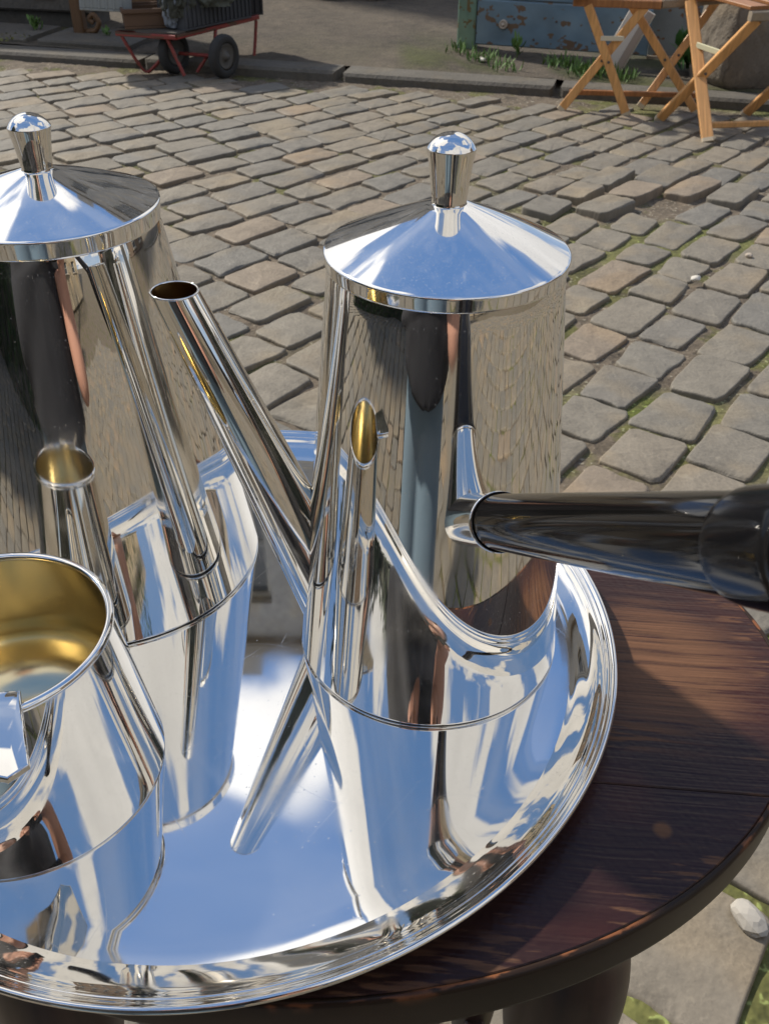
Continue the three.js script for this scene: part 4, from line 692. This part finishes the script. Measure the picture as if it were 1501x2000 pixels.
  const legs = body.filter(([a, b]) => a[1] < 0.835 && a[1] > 0.08).concat([[[PX, 0.84, 0.34], [PX, 0.8, 0.34], 0.13, 0.115]]), lf = bones(legs, 0.03);
  part('jeans', nets((x, y, z) => Math.max(lf(x, y, z) - 0.034 - 0.008 * (fbm(x * 12, y * 12, z * 12, 2) - 0.5), 0.075 - y, y - 0.92), V(-0.48, 0.04, 0.1), V(0.1, 0.96, 0.6), 0.011), denim, me);
  for (const s of S) part('shoe', nets(bones([[[PX + s * 0.1, 0.055, 0.4], [PX + s * 0.11, 0.04, 0.19], 0.052, 0.045], [[PX + s * 0.1, 0.02, 0.41], [PX + s * 0.11, 0.02, 0.18], 0.045, 0.042]], 0.03), V(PX + s * 0.1 - 0.1, -0.001, 0.1), V(PX + s * 0.1 + 0.1, 0.14, 0.5), 0.009), plain(0.05, 0.045, 0.04, 0.7), me);
  part('hair', nets((x, y, z) => Math.max(head(x, y, z) - 0.014 - 0.008 * (fbm(x * 60, y * 60, z * 20, 3) - 0.5), -(y - 1.4 + (z - 0.16) * 0.75 - 0.035)), V(PX - 0.08, 1.3, 0.04), V(PX + 0.19, 1.56, 0.36), 0.008), plain(0.03, 0.018, 0.012, 0.6), me);
  const ph = thing('phone', 'black phone held upright in both hands above the tray', 'phone', [0.0, CAM_Y - 0.045, 0.042]);
  part('case', new THREE.ExtrudeGeometry((() => { const s = new THREE.Shape(), w = 0.036, h = 0.074, r = 0.009; s.moveTo(-w + r, -h); s.lineTo(w - r, -h); s.absarc(w - r, -h + r, r, -Math.PI / 2, 0); s.lineTo(w, h - r); s.absarc(w - r, h - r, r, 0, Math.PI / 2); s.lineTo(-w + r, h); s.absarc(-w + r, h - r, r, Math.PI / 2, Math.PI); s.lineTo(-w, -h + r); s.absarc(-w + r, -h + r, r, Math.PI, Math.PI * 1.5); return s; })(), { depth: 0.006, bevelEnabled: true, bevelSize: 0.001, bevelThickness: 0.001, bevelSegments: 2, curveSegments: 6 }), blackPlastic, ph);
  const scr = part('screen', new THREE.PlaneGeometry(0.066, 0.142).translate(0, 0, 0.0074), std({ color: 0x05060a, roughness: 0.1 }), ph);
  part('lens', new THREE.CylinderGeometry(0.005, 0.005, 0.002, 20).rotateX(Math.PI / 2).translate(-0.022, 0.058, -0.0021), blackPlastic, ph);
  ph.rotation.x = -0.6379;
}
function bush(name, label, cat, x, z, w, h, d, n, mat, trunk) {
  const t = thing(name, label, cat, [x, 0, z]), gs = [];
  for (let i = 0; i < n; i++) {
    const a = rr(0, 6.28), b = Math.acos(rr(-1, 1)), q = 0.55 + 0.45 * Math.cbrt(rnd()), px = Math.sin(b) * Math.cos(a), py = Math.cos(b), pz = Math.sin(b) * Math.sin(a), k = q * (0.72 + 0.56 * fbm(px * 2 + x, py * 2, pz * 2 + z, 3));
    const g = leafGeo(rr(0.05, 0.1), rr(0.035, 0.06)); g.rotateX(rr(-1.5, 1.5)); g.rotateY(rr(0, 6.28)); g.translate(px * w * k, trunk + h * 0.5 + py * h * 0.5 * k, pz * d * k); gs.push(g);
  }
  part(trunk ? 'crown' : 'foliage', mergeGeometries(gs), mat, t);
  const tg = [tube([V(0, 0, 0), V(0.04, trunk * 0.5 + 0.1, 0.02), V(0, trunk + h * 0.55, 0)], trunk ? 0.12 : 0.03, 20, 8)]; for (let i = 0; i < 6; i++) { const a = i * 1.05, y = trunk + h * rr(0.05, 0.4); tg.push(tube([V(0, y, 0), V(w * 0.3 * Math.cos(a), y + h * 0.15, d * 0.3 * Math.sin(a)), V(w * 0.6 * Math.cos(a), y + h * 0.24, d * 0.6 * Math.sin(a))], trunk ? 0.04 : 0.012, 12, 6)); }
  part('trunk', merge(tg), plain(0.06, 0.045, 0.03), t); return t;
}
{
  for (const [lab, pos, turn] of [['tall old wall thickly clad in dark ivy behind the photographer', [-2.9, 0, 3.5], 0], ['ivy clad wall running along the side of the street to the ivy corner', [-4.3, 0, 2.6], -Math.PI / 2]]) {
  const w = thing('ivy_wall', lab, 'wall', pos, turn, null);
  part('masonry', boxUV(box(6.4, 4.1, 0.4, 0.02).translate(0, 2.05, 0.22), 0.8), stoneDark, w);
  const leaf = [0, 1, 2, 3].map(() => []);
  for (let i = 0; i < 7000; i++) { const x = rr(-3.3, 3.3), y = rr(0, 4.25), k = fbm(x * 1.2, y * 1.2, 3, 3), g = leafGeo(rr(0.07, 0.15), rr(0.06, 0.11)); g.rotateX(rr(1.9, 3.6)); g.rotateZ(rr(-0.8, 0.8)); g.translate(x, y, -0.03 - 0.42 * Math.max(0, k - 0.3) * rnd()); leaf[i % 4].push(g); }
  leaf.forEach((l, i) => { const m = part('ivy', mergeGeometries(l), leafMat(...[[0.02, 0.045, 0.012], [0.03, 0.06, 0.015], [0.04, 0.075, 0.02], [0.018, 0.035, 0.012]][i]), w); m.userData.kind = 'stuff'; });
  }
}
bush('street_tree', 'leafy street tree before the cream terrace', 'tree', 3.4, 7.4, 1.7, 3.2, 1.7, 3200, darkLeaf, 2.0);

renderer.shadowMap.type = THREE.PCFSoftShadowMap;
renderer.render(scene, camera);
